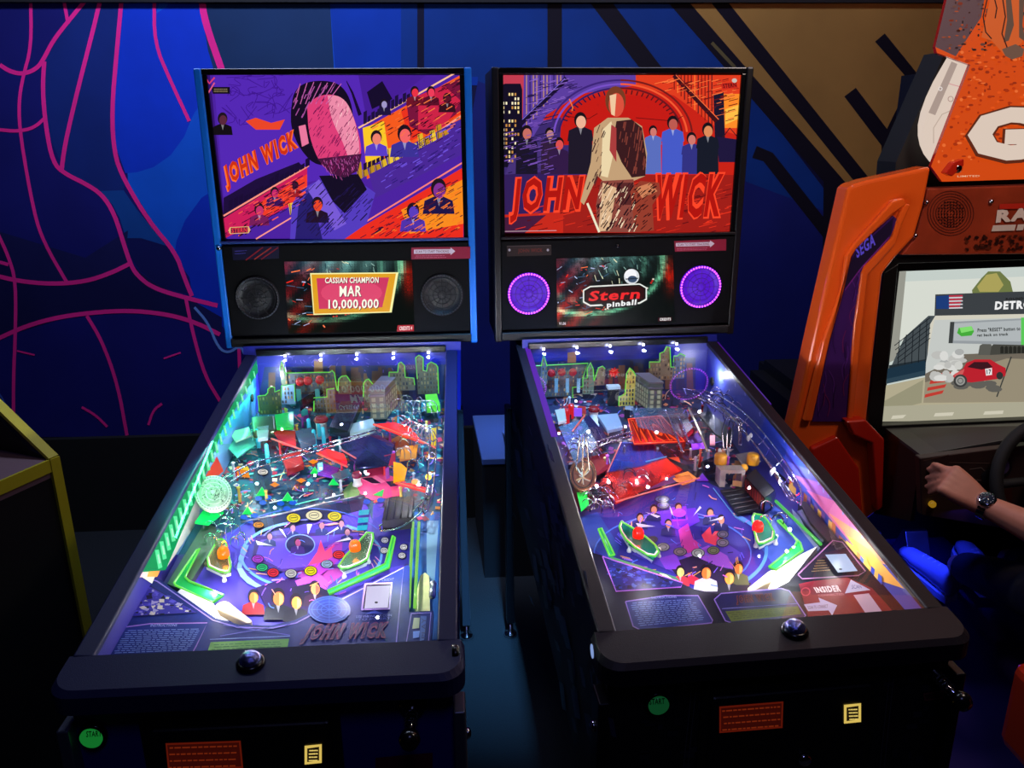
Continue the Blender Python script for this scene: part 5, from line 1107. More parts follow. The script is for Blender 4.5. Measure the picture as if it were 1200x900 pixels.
# front, left flank
front_bits(R, (770, 822), (12, 66, 34), [(843, 828), (918, 822), (917, 853), (843, 859)], (999, 836), (1106, 800))
S = Art(lambda x, y: R.ay(x, y, -.0462), (0, -1, 0), .00002)
rr = random.Random(3)
for _ in range(60):
    x = rr.choice([rr.uniform(745, 840), rr.uniform(1030, 1110)]); y = rr.uniform(790, 895); wx, hy = rr.uniform(4, 13), rr.uniform(2, 12); S.poly([(x, y), (x + wx, y - 1), (x + wx, y + hy - 1), (x, y + hy)], rr.choice([(22, 24, 38), (30, 32, 48), (16, 16, 26), (26, 22, 30)]))
for x in (800, 805, 1030, 1035): S.line([(x, 905), (x + 12, 790)], 1, (60, 60, 70))
S.poly([(1081, 812), (1113, 807), (1113, 817), (1083, 821)], (110, 40, 44)); S.poly([(1083, 813.5), (1111, 809), (1111, 815.5), (1085, 819)], (60, 14, 20)); S.build('front_art', M_PRINT, R.cab, kind='stuff')
S = Art(lambda x, y: R.ax(x, y, -.2856), (-1, 0, 0), .0001)
for _ in range(80):
    t = rr.random(); x = 620 + 100 * t + rr.uniform(-40, 10); y = 470 + 380 * t + rr.uniform(-30, 80); w_ = rr.uniform(2, 7); h_ = rr.uniform(8, 34); S.poly([(x, y), (x + w_, y + 3), (x + w_ + 4, y + h_ + 3), (x + 4, y + h_)], rr.choice([(16, 16, 40), (22, 24, 60), (12, 12, 30), (28, 30, 66)]))
S.build('flank_art', M_PRINT, R.cab, kind='stuff')
c = R.ax(708, 762, -.285); MB().lathe(c, [(.015, 0), (.015, .008), (.011, .012), (.011, .02), (0, .02)], n=20, axis=(-1, 0, 0)).build('flipper_button', mat('lit_white_button', (150, 180, 240), .3, emit=.7), R.cab)
strip('rail_glow_lamp', (-.33, .75, .96), (0, math.radians(120), 0), .01, .5, .06, (.45, .05, 1), R.root)
G = Art(lambda x, y: R.pl(x, y, (0, 0, zglass(0) + .0045), (0, -(ZB - ZF) / GL_L, 1)), (0, -.16, 1), .0001)
G.poly([(614, 404), (620, 404), (654, 512), (646, 512)], (98, 16, 190)); G.build('rail_glow_strip', mat('violet_rail_glow', attr=True, emit=.75), R.root)  # emissive strip painting the violet glow along the rail
G = MB(); a, b = Vector((.297, 1.10, zglass(1.1) - .004)), Vector((.297, .72, zglass(.72) - .004)); G.tube([a, b], .003, (70, 10, 150)); G.build('rail_glow_strip', mat('violet_rail_glow'), R.root)  # same painted violet glow, laid on the other rail
lock_button(R, 931, 740)
lamps(R, [(637, 409), (676, 407), (715, 405.5), (754, 404), (793, 403)],
      [(700, 640, .085, .35, (.85, .85, 1)), (760, 640, .085, .5, (.85, .85, 1)), (820, 650, .085, .5, (.85, .8, 1)), (890, 650, .085, .4, (.9, 1, 1)), (930, 640, .085, .8, (.95, 1, 1)), (700, 560, .11, .6, (1, .9, .85)), (760, 560, .11, .6, (1, .85, .85)), (830, 540, .11, .6, (.95, .9, 1)), (880, 560, .11, .6, (.95, .95, 1)), (690, 500, .12, .6, (1, .9, .9)), (770, 500, .12, .7, (1, .85, .8)), (820, 480, .12, .6, (.95, .9, 1)), (930, 600, .11, .5, (.9, .9, 1)), (838, 440, .09, .5, (.8, .82, 1)), (915, 545, .09, .5, (.85, .88, 1)), (985, 640, .06, .3, (1, .95, .9))], .28)
# ---- backbox print
T = Art(lambda x, y: R.ay(x, y, YT), (0, -1, 0), .00001)
T.T("""
200,34,22|586,88 868,88 868,273 586,273
196,60,80|586,88 616,88 616,150 586,150
60,42,110|586,150 700,130 700,273 586,273
92,62,160|614,88 745,88 745,100 680,110 640,135 625,160 612,160
225,60,30|745,88 868,88 868,160 840,150 815,130 790,112 745,100
255,140,40|846,110 868,110 868,150 846,150
255,190,70|850,128 868,122 868,138 850,146
20,14,36|587,100 592,98 610,98 612,105 612,196 587,196
26,20,44|836,110 848,108 850,175 838,172
70,50,120|600,182 640,160 660,180 640,210 590,210
50,30,90|586,205 660,200 660,273 586,273
160,30,24|655,205 868,205 868,273 655,273
196,26,20|658,135 668,122 690,114 720,111 760,112 790,120 800,132 800,170 656,170
200,40,26|586,252 660,248 660,273 586,273
70,26,60|586,255 640,252 615,273 586,273
""")
for _ in range(90): x = random.choice([589, 592.5, 596, 599.5, 603, 606.5]) ; y = 109 + 5.2 * random.randint(0, 15); T.poly([(x, y), (x + 1.9, y), (x + 1.9, y + 3.2), (x, y + 3.2)], random.choice([(255, 225, 150), (255, 240, 200), (200, 140, 70)]))
for k in range(12): x = 617 + k * 4; T.line([(x, 88), (x, 150 - k * 5)], 1.2, random.choice([(40, 26, 90), (190, 140, 110), (120, 90, 190)]))
for k in range(12): x = 790 + k * 4; T.line([(x, 88), (x, 105 + k * 4)], 1.2, random.choice([(120, 20, 20), (255, 120, 50), (60, 16, 30)]))
T.line([(609, 146), (664, 92)], 6, (24, 14, 46)); T.line([(612, 140), (662, 92)], 1, (120, 100, 210)); T.line([(790, 88), (840, 142)], 6, (60, 16, 26)); T.line([(792, 88), (842, 140)], 1, (255, 110, 60))
for f, c in ((1, (60, 36, 120)), (.93, (120, 80, 200)), (.86, (50, 30, 100))): T.ring(727, 160, 84 * f, 66 * f, 2.2, c, 185, 270)
for f, c in ((1, (120, 26, 26)), (.93, (245, 90, 50)), (.86, (110, 20, 30))): T.ring(727, 160, 84 * f, 66 * f, 2.2, c, 270, 355)
for k in range(26): a = math.radians(200 + k * 5.4); T.line([(727 + 66 * math.cos(a), 158 + 48 * math.sin(a)), (727 + 72 * math.cos(a), 158 + 53 * math.sin(a))], 1.6, (40, 24, 60) if k < 13 else (90, 20, 26))
T.line([(660, 136), (690, 139), (700, 133)], .8, (90, 14, 18)); T.line([(745, 138), (790, 142), (800, 136)], .8, (90, 14, 18)); T.line([(840, 170), (855, 150), (868, 165)], 1.4, (60, 20, 30)); T.poly([(840, 160), (868, 164), (868, 190), (842, 190)], (30, 22, 60))
for x, y, s, c, k in ((617, 156, 8, (200, 110, 100), (26, 20, 40)), (644, 157, 6.5, (190, 130, 130), (50, 30, 60)), (655, 169, 7, (220, 80, 80), (50, 26, 70)), (680, 142, 9, (240, 180, 150), (30, 24, 40)), (765, 154, 6, (210, 120, 110), (90, 110, 190)), (788, 145, 8, (190, 90, 80), (70, 90, 200)), (810, 163, 7, (210, 120, 110), (50, 50, 130)), (829, 153, 8, (225, 140, 90), (22, 26, 40))):
    T.poly([(x - 1.5 * s, y + 1.3 * s), (x + 1.5 * s, y + 1.3 * s), (x + 1.6 * s, 204), (x - 1.6 * s, 204)], k); bust(T, x, y, s, c, k, (24, 16, 24))
for bx, cs in (([(614, 92), (700, 92), (640, 135), (614, 150)], [(40, 24, 80), (140, 100, 200)]), ([(750, 92), (866, 92), (866, 150), (810, 125)], [(110, 20, 20), (255, 120, 60)]), ([(655, 206), (868, 206), (868, 272), (600, 272)], [(90, 14, 20), (230, 50, 30)]), ([(588, 156), (655, 130), (655, 204), (588, 206)], [(34, 22, 70), (120, 80, 180)])):
    for c_ in cs: hatch(T, bx, 90, c_, .25, .8, 4, 14)
T.title('JOHN', [(602, 209), (684, 206), (676, 257), (597, 261)], (176, 20, 14), (255, 70, 40), 2.2)
T.title('WICK', [(770, 204), (850, 203), (842, 254), (764, 257)], (176, 20, 14), (255, 70, 40), 2.2)
# plain central stand-in figure in a suit, no face
T.poly([(696, 150), (712, 138), (736, 138), (752, 148), (758, 180), (756, 206), (742, 212), (706, 212), (700, 206), (684, 240), (680, 236), (692, 190)], (196, 160, 120)); T.poly([(722, 142), (740, 140), (752, 150), (757, 184), (756, 206), (740, 208), (728, 190), (718, 166)], (58, 26, 30)); T.poly([(706, 152), (716, 142), (722, 166), (712, 208), (704, 206)], (236, 214, 170)); T.poly([(716, 146), (722, 150), (722, 190), (714, 176)], (170, 60, 60))
T.poly([(704, 212), (742, 210), (746, 240), (750, 272), (700, 272), (698, 240)], (140, 70, 60)); T.poly([(706, 214), (722, 220), (714, 270), (701, 271)], (220, 180, 140)); T.poly([(722, 214), (742, 214), (740, 240), (726, 240)], (90, 40, 40)); T.ell(721, 118, 12, 17, (120, 60, 36)); T.ell(722, 123, 9, 14, (220, 80, 60)); T.poly([(714, 112), (722, 110), (720, 136), (716, 134)], (240, 200, 160)); T.line([(688, 238), (702, 272)], 2.6, (240, 230, 200)); T.line([(667, 116), (671, 126), (670, 130)], 1.4, (240, 120, 60))
T.poly([(738, 222), (750, 212), (772, 214), (774, 226), (764, 240), (766, 270), (744, 272), (740, 240)], (150, 60, 44)); T.poly([(744, 220), (762, 214), (770, 224), (752, 232)], (210, 130, 90))
hatch(T, [(696, 150), (712, 138), (716, 142), (704, 206), (684, 240), (692, 190)], 60, (70, 40, 40), 1.2, 1, 4, 12); hatch(T, [(704, 212), (742, 210), (746, 240), (750, 272), (700, 272), (698, 240)], 140, (40, 16, 24), 1.0, 1.2, 3, 10); hatch(T, [(704, 212), (742, 210), (746, 240), (750, 272), (700, 272), (698, 240)], 70, (245, 215, 180), 1.1, 1, 3, 10); hatch(T, [(722, 142), (740, 140), (752, 150), (757, 184), (756, 206), (740, 208), (728, 190)], 50, (130, 60, 50), 1.4, 1, 4, 14); hatch(T, [(738, 222), (750, 212), (772, 214), (774, 226), (764, 240), (766, 270), (744, 272)], 90, (50, 16, 20), .7, 1, 3, 8)
T.line([(590, 271), (652, 270)], .7, (200, 170, 180)); T.poly([(844, 98), (862, 96), (864, 103), (846, 105)], (200, 40, 30)); T.text('STERN', [(846, 98.5), (862, 97), (862.5, 102), (847, 103.5)], (90, 12, 14), .03); T.ell(860, 94.5, 3, 2.6, (200, 190, 180))
T.build('backlit_panel', M_GLOW, R.root)
speaker(R, 619.5, 344, 24.5, True, R.sp); speaker(R, 820.5, 336, 24, True, R.sp)
S = Art(lambda x, y: R.ay(x, y, YB - .0035), (0, -1, 0), .00001)
m = swirl_screen(S, [(652, 303), (788.5, 299), (791, 378), (653, 383)], 9)
S.ell(740, 324, 10.5, 10.5, (20, 24, 24)); S.ell(740, 324, 9, 9, (215, 220, 225)); S.ell(739, 322, 7, 6.5, (245, 245, 250)); S.ell(741, 327, 5.5, 4, (60, 80, 110)); S.line([(733, 327), (748, 326)], 1.2, (30, 40, 50))
def pill(x0, x1, y, h, c, tilt): S.poly([(x0 + h * .7, y - h), (x1 - h * .7, y - h - tilt), (x1, y - h * .6 - tilt), (x1, y + h * .6 - tilt), (x1 - h * .7, y + h - tilt), (x0 + h * .7, y + h), (x0, y + h * .6), (x0, y - h * .6)], c)
pill(683, 758, 347, 12, (235, 235, 230), 3); pill(684.5, 756.5, 346.8, 10.3, (18, 10, 10), 3); pill(686.5, 754.5, 346.6, 8.6, (44, 6, 8), 3)
S.text('Stern', [(692, 341), (751, 338), (749, 350), (689, 353)], (235, 34, 38), .03); S.poly([(704, 356), (748, 352), (746, 359), (712, 362)], (20, 16, 18)); S.text('pinball', [(711, 354), (746, 350.5), (745, 359), (711, 362)], (240, 240, 240), .04)
S.text('V1.06', [(655, 377.5), (663, 377.3), (663, 380.5), (655, 380.7)], (230, 220, 230), .02); S.poly([(771, 372), (787, 371.5), (787, 376), (771, 376.5)], (60, 16, 24)); S.text('CREDITS', [(773, 372.6), (786, 372.2), (786, 375.4), (773, 375.8)], (240, 240, 240), .03)
S.build('display_screen', M_SCREEN, R.sp)
S = Art(lambda x, y: R.ay(x, y, YB - .0030), (0, -1, 0), .00002)
S.poly([(790, 282.5), (851, 280), (851, 293.5), (791, 295)], (150, 34, 60)); S.poly([(792, 284.8), (832, 283.5), (832, 281.5), (837.5, 285.5), (832, 290), (832, 288), (792, 289)], (225, 215, 230)); S.text('SCAN TO START TRACKING', [(794, 285.5), (831, 284.4), (831, 287.2), (794, 288.3)], (120, 20, 50), .01); text_rows(S, [(793, 290.5), (830, 289.5), (830, 293), (793, 294)], 2, (220, 120, 150), .6)
S.build('panel_sticker', M_PRINT, R.sp); S = Art(lambda x, y: R.ay(x, y, YB - .0030), (0, -1, 0), .00002)
S.poly([(594, 288.5), (646, 287.5), (646, 299), (594, 300.5)], (34, 14, 14)); S.text('JOHN WICK', [(607, 291.5), (636, 291), (636, 296.5), (607, 297.5)], (110, 30, 18), .03); S.line([(594, 288.5), (646, 287.5)], .6, (90, 80, 80))
for x in (597, 642): S.ell(x, 293, 1.4, 1.6, (190, 190, 200), 8)
S.build('panel_sticker', M_PRINT, R.sp)
MB().lathe(R.ay(723, 288, YB), [(.006, 0), (.006, .005), (.004, .008), (0, .008)], n=14, axis=(0, -1, 0)).build('lock_cap', M_BLACKG, R.bb)
# ============================================================ racing game at the right
RC = thing('racing_arcade_cabinet', 'orange racing arcade cabinet with a lit driving screen at the right edge', 'arcade machine', (1.5, 1.3, 0))
def W(Y): return lambda x, y: on_plane(x, y, (0, Y, 0), (0, 1, 0))
def rel(mb): mb.v = [(x - 1.5, y - 1.3, z) for x, y, z in mb.v]; return mb
def upright(name, pts, Y0, Y1, m, parent, bevel=0, col=(200, 200, 200)):
    F = [W(Y0)(x, y) for x, y in pts]; return rel(MB().loft(F, [Vector((p.x, Y1, p.z)) for p in F], col)).build(name, m, parent, bevel)
M_OR = mat('orange_gloss', (238, 92, 26), .22, coat=.6); M_ORR = mat('red_orange_gloss', (190, 34, 16), .25, coat=.5)
upright('side_frame', sm([(994, 222), (1000, 215), (1070, 200), (1092, 195)], 1) + [(1083, 240), (1072, 278), (1049, 303), (1035, 321), (1024, 417), (1016, 494), (1036, 517), (1034, 595), (1012, 612), (980, 600), (925, 520), (936, 475), (955, 390), (976, 300)], .97, 1.04, M_OR, RC, .010)
upright('frame_rib', [(1060, 232), (1046, 236), (1002, 285), (992, 300), (986, 340), (965, 400), (942, 494), (952, 494), (972, 403), (989, 342), (998, 302), (1004, 292), (1047, 250), (1063, 240)], .955, .972, M_OR, RC, .005)
upright('frame_rib', [(1061, 238), (1052, 258), (1046, 278), (1014, 312), (1010, 320), (1001, 383), (993, 494), (1000, 494), (1010, 390), (1018, 322), (1050, 286), (1058, 262), (1068, 240)], .955, .972, M_OR, RC, .005)
IN = [(1047, 253), (1052, 258), (1042, 280), (1011, 314), (1002, 383), (994, 494), (952, 494), (972, 403), (989, 342), (999, 300), (1004, 292)]
upright('decal_inset', IN, .962, .970, mat('purple_inset', (60, 22, 92), .4), RC)
A = Art(W(.961), (0, -1, 0), .00002)
for k in range(46): x = random.uniform(955, 1005); y = random.uniform(330, 490); q = sm([(x, y), (x + random.uniform(-5, 7), y - 14), (x + random.uniform(-6, 8), y - 26)]); (A.line(q, 1, random.choice([(92, 40, 130), (44, 14, 70), (110, 30, 90)])) if inpoly(IN)(x, y) and inpoly(IN)(*q[-1]) and inpoly(IN)(*q[4]) else None)
A.T("""
30,18,50|1004,294 1047,255 1044,274 1010,312 990,338 996,308
130,40,140/1|990,340 1010,313 1042,278
""")
A.text('SEGA', [(1002, 289), (1024, 272), (1026, 287), (1004, 303)], (110, 96, 255), .03)
rel(A.mb).build('side_decal', M_PRINT, RC)
upright('lower_bracket', [(992, 494), (1015, 492), (1037, 515), (1035, 595), (1028, 600), (1022, 520), (1000, 510)], .93, .97, M_ORR, RC, .006)
upright('red_wedge', [(982, 512), (1007, 549), (1012, 612), (985, 600), (950, 556), (952, 526)], .95, 1.10, M_ORR, RC, .006)
# monitor
upright('monitor_bezel', [(1035, 305), (1062, 303), (1300, 292), (1300, 500), (1014, 512), (1018, 480), (1028, 370)], 1.03, 1.12, mat('bezel_black', (9, 9, 10), .35), RC)
for pts in ([(1035, 303), (1300, 290), (1300, 302), (1054, 309), (1036, 320)], [(1036, 320), (1053, 309), (1034, 502), (1014, 512)], [(1014, 512), (1033, 499), (1300, 488), (1300, 500)]): upright('bezel_rim', pts, 1.0, 1.03, mat('bezel_black'), RC, .003)
S = Art(W(1.029), (0, -1, 0), .00002)
S.T("""
196,206,200|1055,318 1300,309 1300,490 1034,494
214,218,208|1058,330 1300,320 1300,380 1050,400
150,150,140|1054,318 1062,318 1052,420 1042,425
110,120,70|1139,340 1150,326 1158,318 1172,318 1184,330 1188,346 1140,347
170,160,90|1145,336 1156,322 1168,320 1176,334 1170,342 1148,342
70,78,82|1044,430 1060,395 1088,370 1097,370 1090,430
34,44,50|1042,428 1090,420 1085,440 1040,446
28,50,66|1040,432 1086,422 1084,440 1038,450
44,66,80|1039,444 1084,434 1083,440 1038,450
176,168,140|1037,452 1084,442 1090,430 1300,420 1300,490 1034,494
150,146,120|1036,470 1082,445 1080,472 1035,484
210,206,190|1090,380 1096,370 1300,364 1300,470 1082,472
196,200,196|1085,425 1095,375 1300,370 1300,440 1084,450
112,104,92|1084,438 1130,415 1300,408 1300,452 1084,472
150,140,118|1084,448 1180,420 1300,424 1300,470 1082,472
60,64,68|1096,345 1300,338 1300,366 1095,370
30,60,120|1097,347 1112,346 1112,362 1097,362
70,70,64|1158,410 1165,402 1200,398 1200,414 1160,416
90,90,84|1148,405 1156,400 1162,404 1160,416 1146,416
120,180,80|1116,392 1128,388 1128,396 1118,396
60,62,60/1.6|1185,418 1168,465
170,166,144|1034,476 1300,468 1300,490 1034,494
205,200,180|1046,487 1062,486 1058,490 1044,491
205,200,180|1096,484 1118,483 1116,487 1094,488
205,200,180|1154,482 1176,481 1175,485 1152,486
""")
for k in range(4): S.line([(1112, 347 + k * 4), (1128 - k, 346.5 + k * 4)], 1.8, (190, 50, 70)); S.line([(1112, 349 + k * 4), (1128, 348.5 + k * 4)], 1.5, (215, 210, 215))
for k in range(5): S.line([(1048 + k, 405 + 5 * k), (1090, 372 + 6 * k)], .9, (24, 30, 36)); S.line([(1054 + 8 * k, 398 - 6 * k), (1052 + 8 * k, 428 - k)], .9, (20, 26, 32))
for k in range(4): S.poly([(1084 + k * 3, 462 - k * 8), (1106 + k * 3, 457 - k * 7), (1104 + k * 3, 461 - k * 7), (1083 + k * 3, 466 - k * 8)], (190, 60, 50))
for k in range(7): S.poly([(1172 + k * 5, 414), (1172 + k * 5, 407), (1174 + k * 5, 405), (1176 + k * 5, 407), (1176 + k * 5, 414)], (40, 40, 36))
for k in range(26): x = random.uniform(1092, 1128); y = random.uniform(412, 444); S.ell(x, y, random.uniform(4, 9), random.uniform(3, 6), random.choice([(205, 205, 200), (188, 188, 184), (216, 216, 212), (170, 172, 170)]), 10)
for k in range(10): S.ell(random.uniform(1112, 1168), random.uniform(448, 456), 9, 3.5, (96, 94, 88), 10)
S.T("""
186,34,46|1116,440 1128,432 1132,425 1142,421 1160,421 1170,427 1178,431 1178,440 1168,444 1138,448 1120,446
60,24,32|1133,430 1141,424 1157,424 1163,430 1150,433
206,90,90|1118,438 1130,432 1128,438 1118,442
230,230,230|1154,432 1162,431 1162,439 1155,440
""")
S.ell(1125, 446, 8, 7.5, (60, 60, 60)); S.ell(1125, 446, 5.5, 5.3, (150, 150, 145)); S.ring(1125, 446, 3, 3, 1, (90, 90, 90)); S.ell(1171, 440, 4, 4.5, (50, 50, 50)); S.text('17', [(1155.5, 433), (1161, 432.5), (1161, 438), (1156, 438.5)], (40, 20, 30), .03)
S.T("""
150,156,160|1113,377 1196,373 1196,404 1111,402
176,182,184|1118,379 1196,375 1196,400 1117,399
92,200,90|1196,372 1300,370 1300,402 1196,404
60,64,64|1113,377 1118,377 1116,402 1111,402
70,170,60|1123,384 1138,382 1141,388 1138,393 1126,394 1121,390
130,220,110|1124,384 1138,382 1140,387 1126,390
""")
S.text('DETROIT', [(1166, 353), (1221, 351), (1221, 361), (1165, 363)], (240, 240, 240), .05); S.text('ROUND', [(1178, 349), (1199, 348), (1199, 351), (1178, 352)], (30, 30, 30), .05)
S.text('Press "RESET" button to', [(1145, 384.5), (1195, 382.5), (1195, 387), (1145, 389)], (24, 28, 26), .03); S.text('get back on track', [(1144, 391), (1181, 389.5), (1181, 394), (1144, 395.5)], (24, 28, 26), .03)
rel(S.mb).build('driving_screen', M_SCREEN, RC)
# speaker header and lit marquee
upright('header_panel', [(1087, 221), (1300, 214), (1300, 297), (1056, 299), (1072, 280), (1083, 240)], .985, 1.04, mat('header_brown', (150, 52, 26), .4, vary=.25, bscale=9), RC, .004)
A = Art(W(.984), (0, -1, 0), .00002)
for f in range(8): A.ring(1114, 250, 27 - 3.2 * f, 26 - 3.1 * f, .9, (80, 26, 20))
for i in range(9):
    for j in range(9):
        if math.hypot(i - 4, j - 4) < 4.6: A.ell(1100 + i * 3.5, 237 + j * 3.5, 1, 1, (34, 12, 12), 8)
for k in range(60): A.ell(random.uniform(1130, 1200), random.uniform(276, 293), random.uniform(1, 3.4), random.uniform(1, 2.4), random.choice([(60, 22, 14), (90, 34, 18), (44, 16, 12)]), 6)
A.poly([(1171, 239), (1300, 235), (1300, 242), (1170, 245)], (190, 40, 26)); A.text('RA', [(1168, 246), (1207, 243), (1205, 258), (1166, 261)], (228, 205, 190), .06); A.poly([(1163, 264), (1190, 263), (1188, 270), (1161, 271)], (215, 195, 180)); A.poly([(1192, 263), (1200, 262.5), (1198, 269.5), (1190, 270)], (215, 195, 180))
rel(A.mb).build('header_print', M_PRINT, RC)
for x, y in ((1161, 236), (1085, 237), (1072, 276)): c = W(.984)(x, y); MB().lathe(c - Vector((1.5, 1.3, 0)), [(.007, 0), (.006, .005), (.002, .008)], n=12, axis=(0, -1, 0)).build('header_bolt', M_CHROME, RC)
MQ = [(1119, -40), (1096, 55), (1098, 62), (1137, 76), (1091, 195), (1104, 213), (1300, 207), (1300, -50)]
upright('marquee_board', MQ, .98, .992, M_ORR, RC)
A = Art(W(.979), (0, -1, 0), .00002); A.poly(MQ, (214, 74, 18))
f = inpoly(MQ)
A.poly([(1119, -40), (1096, 55), (1120, 66), (1150, 20), (1160, -40)], (92, 66, 70))
for k in range(420):
    x = random.uniform(1095, 1200); y = random.uniform(-10, 190)
    if f(x, y) and f(x - 4, y) and f(x + 4, y): A.ell(x, y, random.uniform(.8, 3.5), random.uniform(.6, 2.2), random.choice([(232, 84, 22), (190, 56, 12), (170, 50, 14), (240, 110, 50), (150, 44, 16)] if y > 60 else [(120, 40, 20), (60, 26, 18), (170, 70, 30), (40, 20, 20), (100, 60, 50)]), 6)
A.T("""
208,92,40|1158,0 1196,-10 1196,50 1176,66 1160,48 1148,44
96,72,60|1176,-8 1182,-8 1186,30 1180,48 1174,50 1178,24
96,72,60|1192,-8 1199,-8 1196,30 1200,50 1192,44
110,80,66|1172,58 1188,52 1198,58 1196,66 1184,70 1176,66
40,20,16/1.5|1156,-6 1150,20 1153,38 1160,46
40,20,16/1.5|1162,-6 1166,10 1164,22
60,26,20/1.6|1172,-6 1176,20 1172,40 1178,56
""")
A.text('G', [(1131, 126), (1222, 122), (1217, 192), (1126, 192)], (96, 40, 22), .10); A.text('G', [(1134, 128), (1220, 124), (1215, 188), (1130, 188)], (226, 206, 190), .075)
A.text('LIMITED', [(1120, 205.5), (1146, 205), (1146, 207), (1120, 207.5)], (240, 190, 150), .01); rel(A.mb).build('marquee_print', mat('lit_marquee', attr=True, rough=.4, emit=.92), RC)
upright('marquee_post', [(1108, 60), (1122, 66), (1084, 150), (1083, 175), (1094, 190), (1088, 200), (1048, 212), (1050, 190)], 1.06, 1.16, M_RUBBER, RC)
upright('white_dish', sm([(1118, 66), (1141, 78), (1142, 90), (1110, 200), (1092, 186), (1083, 165), (1083, 140), (1096, 104), (1118, 66)], 1)[:-1], 1.0, 1.03, mat('lit_white_dish', (224, 205, 190), .3, emit=.95), RC)
A = Art(W(.999), (0, -1, 0), .00002); A.T("""
170,150,140|1115,72 1122,75 1096,135 1088,132
210,150,150/1|1112,98 1130,103
190,170,155/1.2|1118,128 1104,134 1094,150 1094,168
"""); A.ring(1114, 116, 3, 3, .9, (170, 140, 130)); A.ring(1102, 104, 2, 2, 1, (230, 220, 215)); rel(A.mb).build('dish_print', M_GLOW, RC)
c = W(.97)(1120, 197); MB().lathe(c - Vector((1.5, 1.3, 0)), [(.013, 0), (.012, .012), (.006, .016), (0, .016)], n=16, axis=(0, -1, 0)).build('marquee_bolt', M_CHROME, RC)
upright('marquee_bracket', [(1108, 203), (1118, 190), (1130, 186), (1130, 194), (1116, 207)], .955, .98, M_ORR, RC, .003)
# upper topper lights beyond the top of the photo (they show in the other machine's glass)
M_SIGN = mat('lit_sign', attr=True, rough=.4, emit=1.7)
rel(MB().box((1.12, .99, 2.12), (1.95, 1.03, 2.42), (235, 110, 30))).build('marquee_header', M_SIGN, RC)
rel(MB().lathe((1.58, .975, 1.95), [(.14, 0), (.14, .02), (.0, .022)], (240, 220, 200), 36, (0, -1, 0))).build('marquee_lamp_disc', M_SIGN, RC)
# dashboard
h0, h1, h2, h3 = W(.80)(1079, 533), W(.80)(1300, 494), W(1.02)(1300, 487), W(1.02)(1034, 499)
HD = [p - Vector((1.5, 1.3, 0)) for p in (h0, h1, h2, h3)]; MB().loft([p - Vector((0, 0, .008)) for p in HD], HD).build('dash_hood', mat('dash_grey', (52, 50, 52), .5), RC)
q0, q1 = W(.80)(1082, 610), W(1.02)(1036, 600); q0.x = h0.x; q1.x = h3.x
SD = [p - Vector((1.5, 1.3, 0)) for p in (h0 - Vector((0, 0, .008)), h3 - Vector((0, 0, .008)), q1, q0)]; MB().loft(SD, [p + Vector((.01, 0, 0)) for p in SD]).build('dash_side', mat('dash_black', (12, 12, 14), .5), RC)
upright('dash_panel', [(1078, 537), (1300, 510), (1300, 640), (1080, 604)], .765, .79, mat('dash_brown', (48, 30, 28), .45, vary=.2, bscale=20), RC, .003)
A = Art(W(.764), (0, -1, 0), .00002)
A.T("""
92,70,62/1|1082,540 1112,533
92,72,64/1|1112,542 1160,543
84,70,64/1.4|1112,552 1130,550
110,96,88/1|1136,550 1150,548 1156,554
104,88,80/1.2|1140,562 1150,563
60,24,20|1160,576 1186,572 1186,590 1160,592
40,40,44|1150,555 1160,548 1164,562 1152,566
""")
A.ring(1174, 546, 11, 12, 2, (24, 20, 26)); A.ell(1174, 546, 9, 10, (84, 70, 104)); A.line([(1174, 546), (1170, 552)], 1, (20, 20, 20)); A.ell(1174, 546, 2, 2, (30, 26, 30)); rel(A.mb).build('dash_print', M_PRINT, RC)
for (x, y), m_, r_ in (((1091.5, 590), mat('amber_button', (190, 140, 30), .3, emit=.5), .009), ((1092, 548), M_CHROME, .012)):
    c = W(.764)(x, y); MB().lathe(c - Vector((1.5, 1.3, 0)), [(r_, 0), (r_, .008), (r_ * .7, .012), (0, .013)], n=18, axis=(0, -1, 0)).build('dash_button', m_, RC)
w_ = MB(); c = W(.70)(1236, 565); c = Vector(c) - Vector((1.5, 1.3, 0)); w_.tube([c + Vector((math.cos(t * math.pi / 18) * .155, math.sin(t * math.pi / 18) * .05, math.sin(t * math.pi / 18) * .147)) for t in range(36)], .016, (12, 12, 14), 10, True)
for a in (0, math.pi, -math.pi / 2): w_.tube([c + Vector((0, .02, 0)), c + Vector((math.cos(a) * .15, math.sin(a) * .05, math.sin(a) * .145))], .012, (30, 30, 34), 8)
w_.lathe(c + Vector((0, .03, 0)), [(.045, 0), (.045, .02), (.03, .03)], (20, 20, 24), 20, (0, -1, .3)); w_.build('steering_wheel', M_RUBBER, RC)
D = MB(); D.box((1.04, 1.0, 0), (1.09, 1.75, .84)); D.box((2.1, .86, 0), (2.15, 1.8, 2.0)); D.box((1.09, 1.75, 0), (2.1, 1.8, .86)); D.box((1.09, 1.06, .84), (2.1, 1.75, .88)); D.box((1.24, 1.13, .88), (2.1, 1.30, 1.85))
rel(D).build('cabinet_body', mat('racer_black', (9, 9, 12), .5), RC)
D = MB(); D.box((1.16, -.45, 0), (1.92, 1.8, .10)); rel(D).build('seat_platform', mat('platform', (30, 20, 90), .5, bump=.3, bscale=200), RC, .01)
for x in (1.42, 1.6): D = MB(); D.hexa([(x, 1.44, .10), (x + .09, 1.44, .10), (x + .09, 1.62, .10), (x, 1.62, .10), (x, 1.52, .26), (x + .09, 1.52, .26), (x + .09, 1.54, .26), (x, 1.54, .26)]); rel(D).build('pedal', M_STEEL, RC, .004)

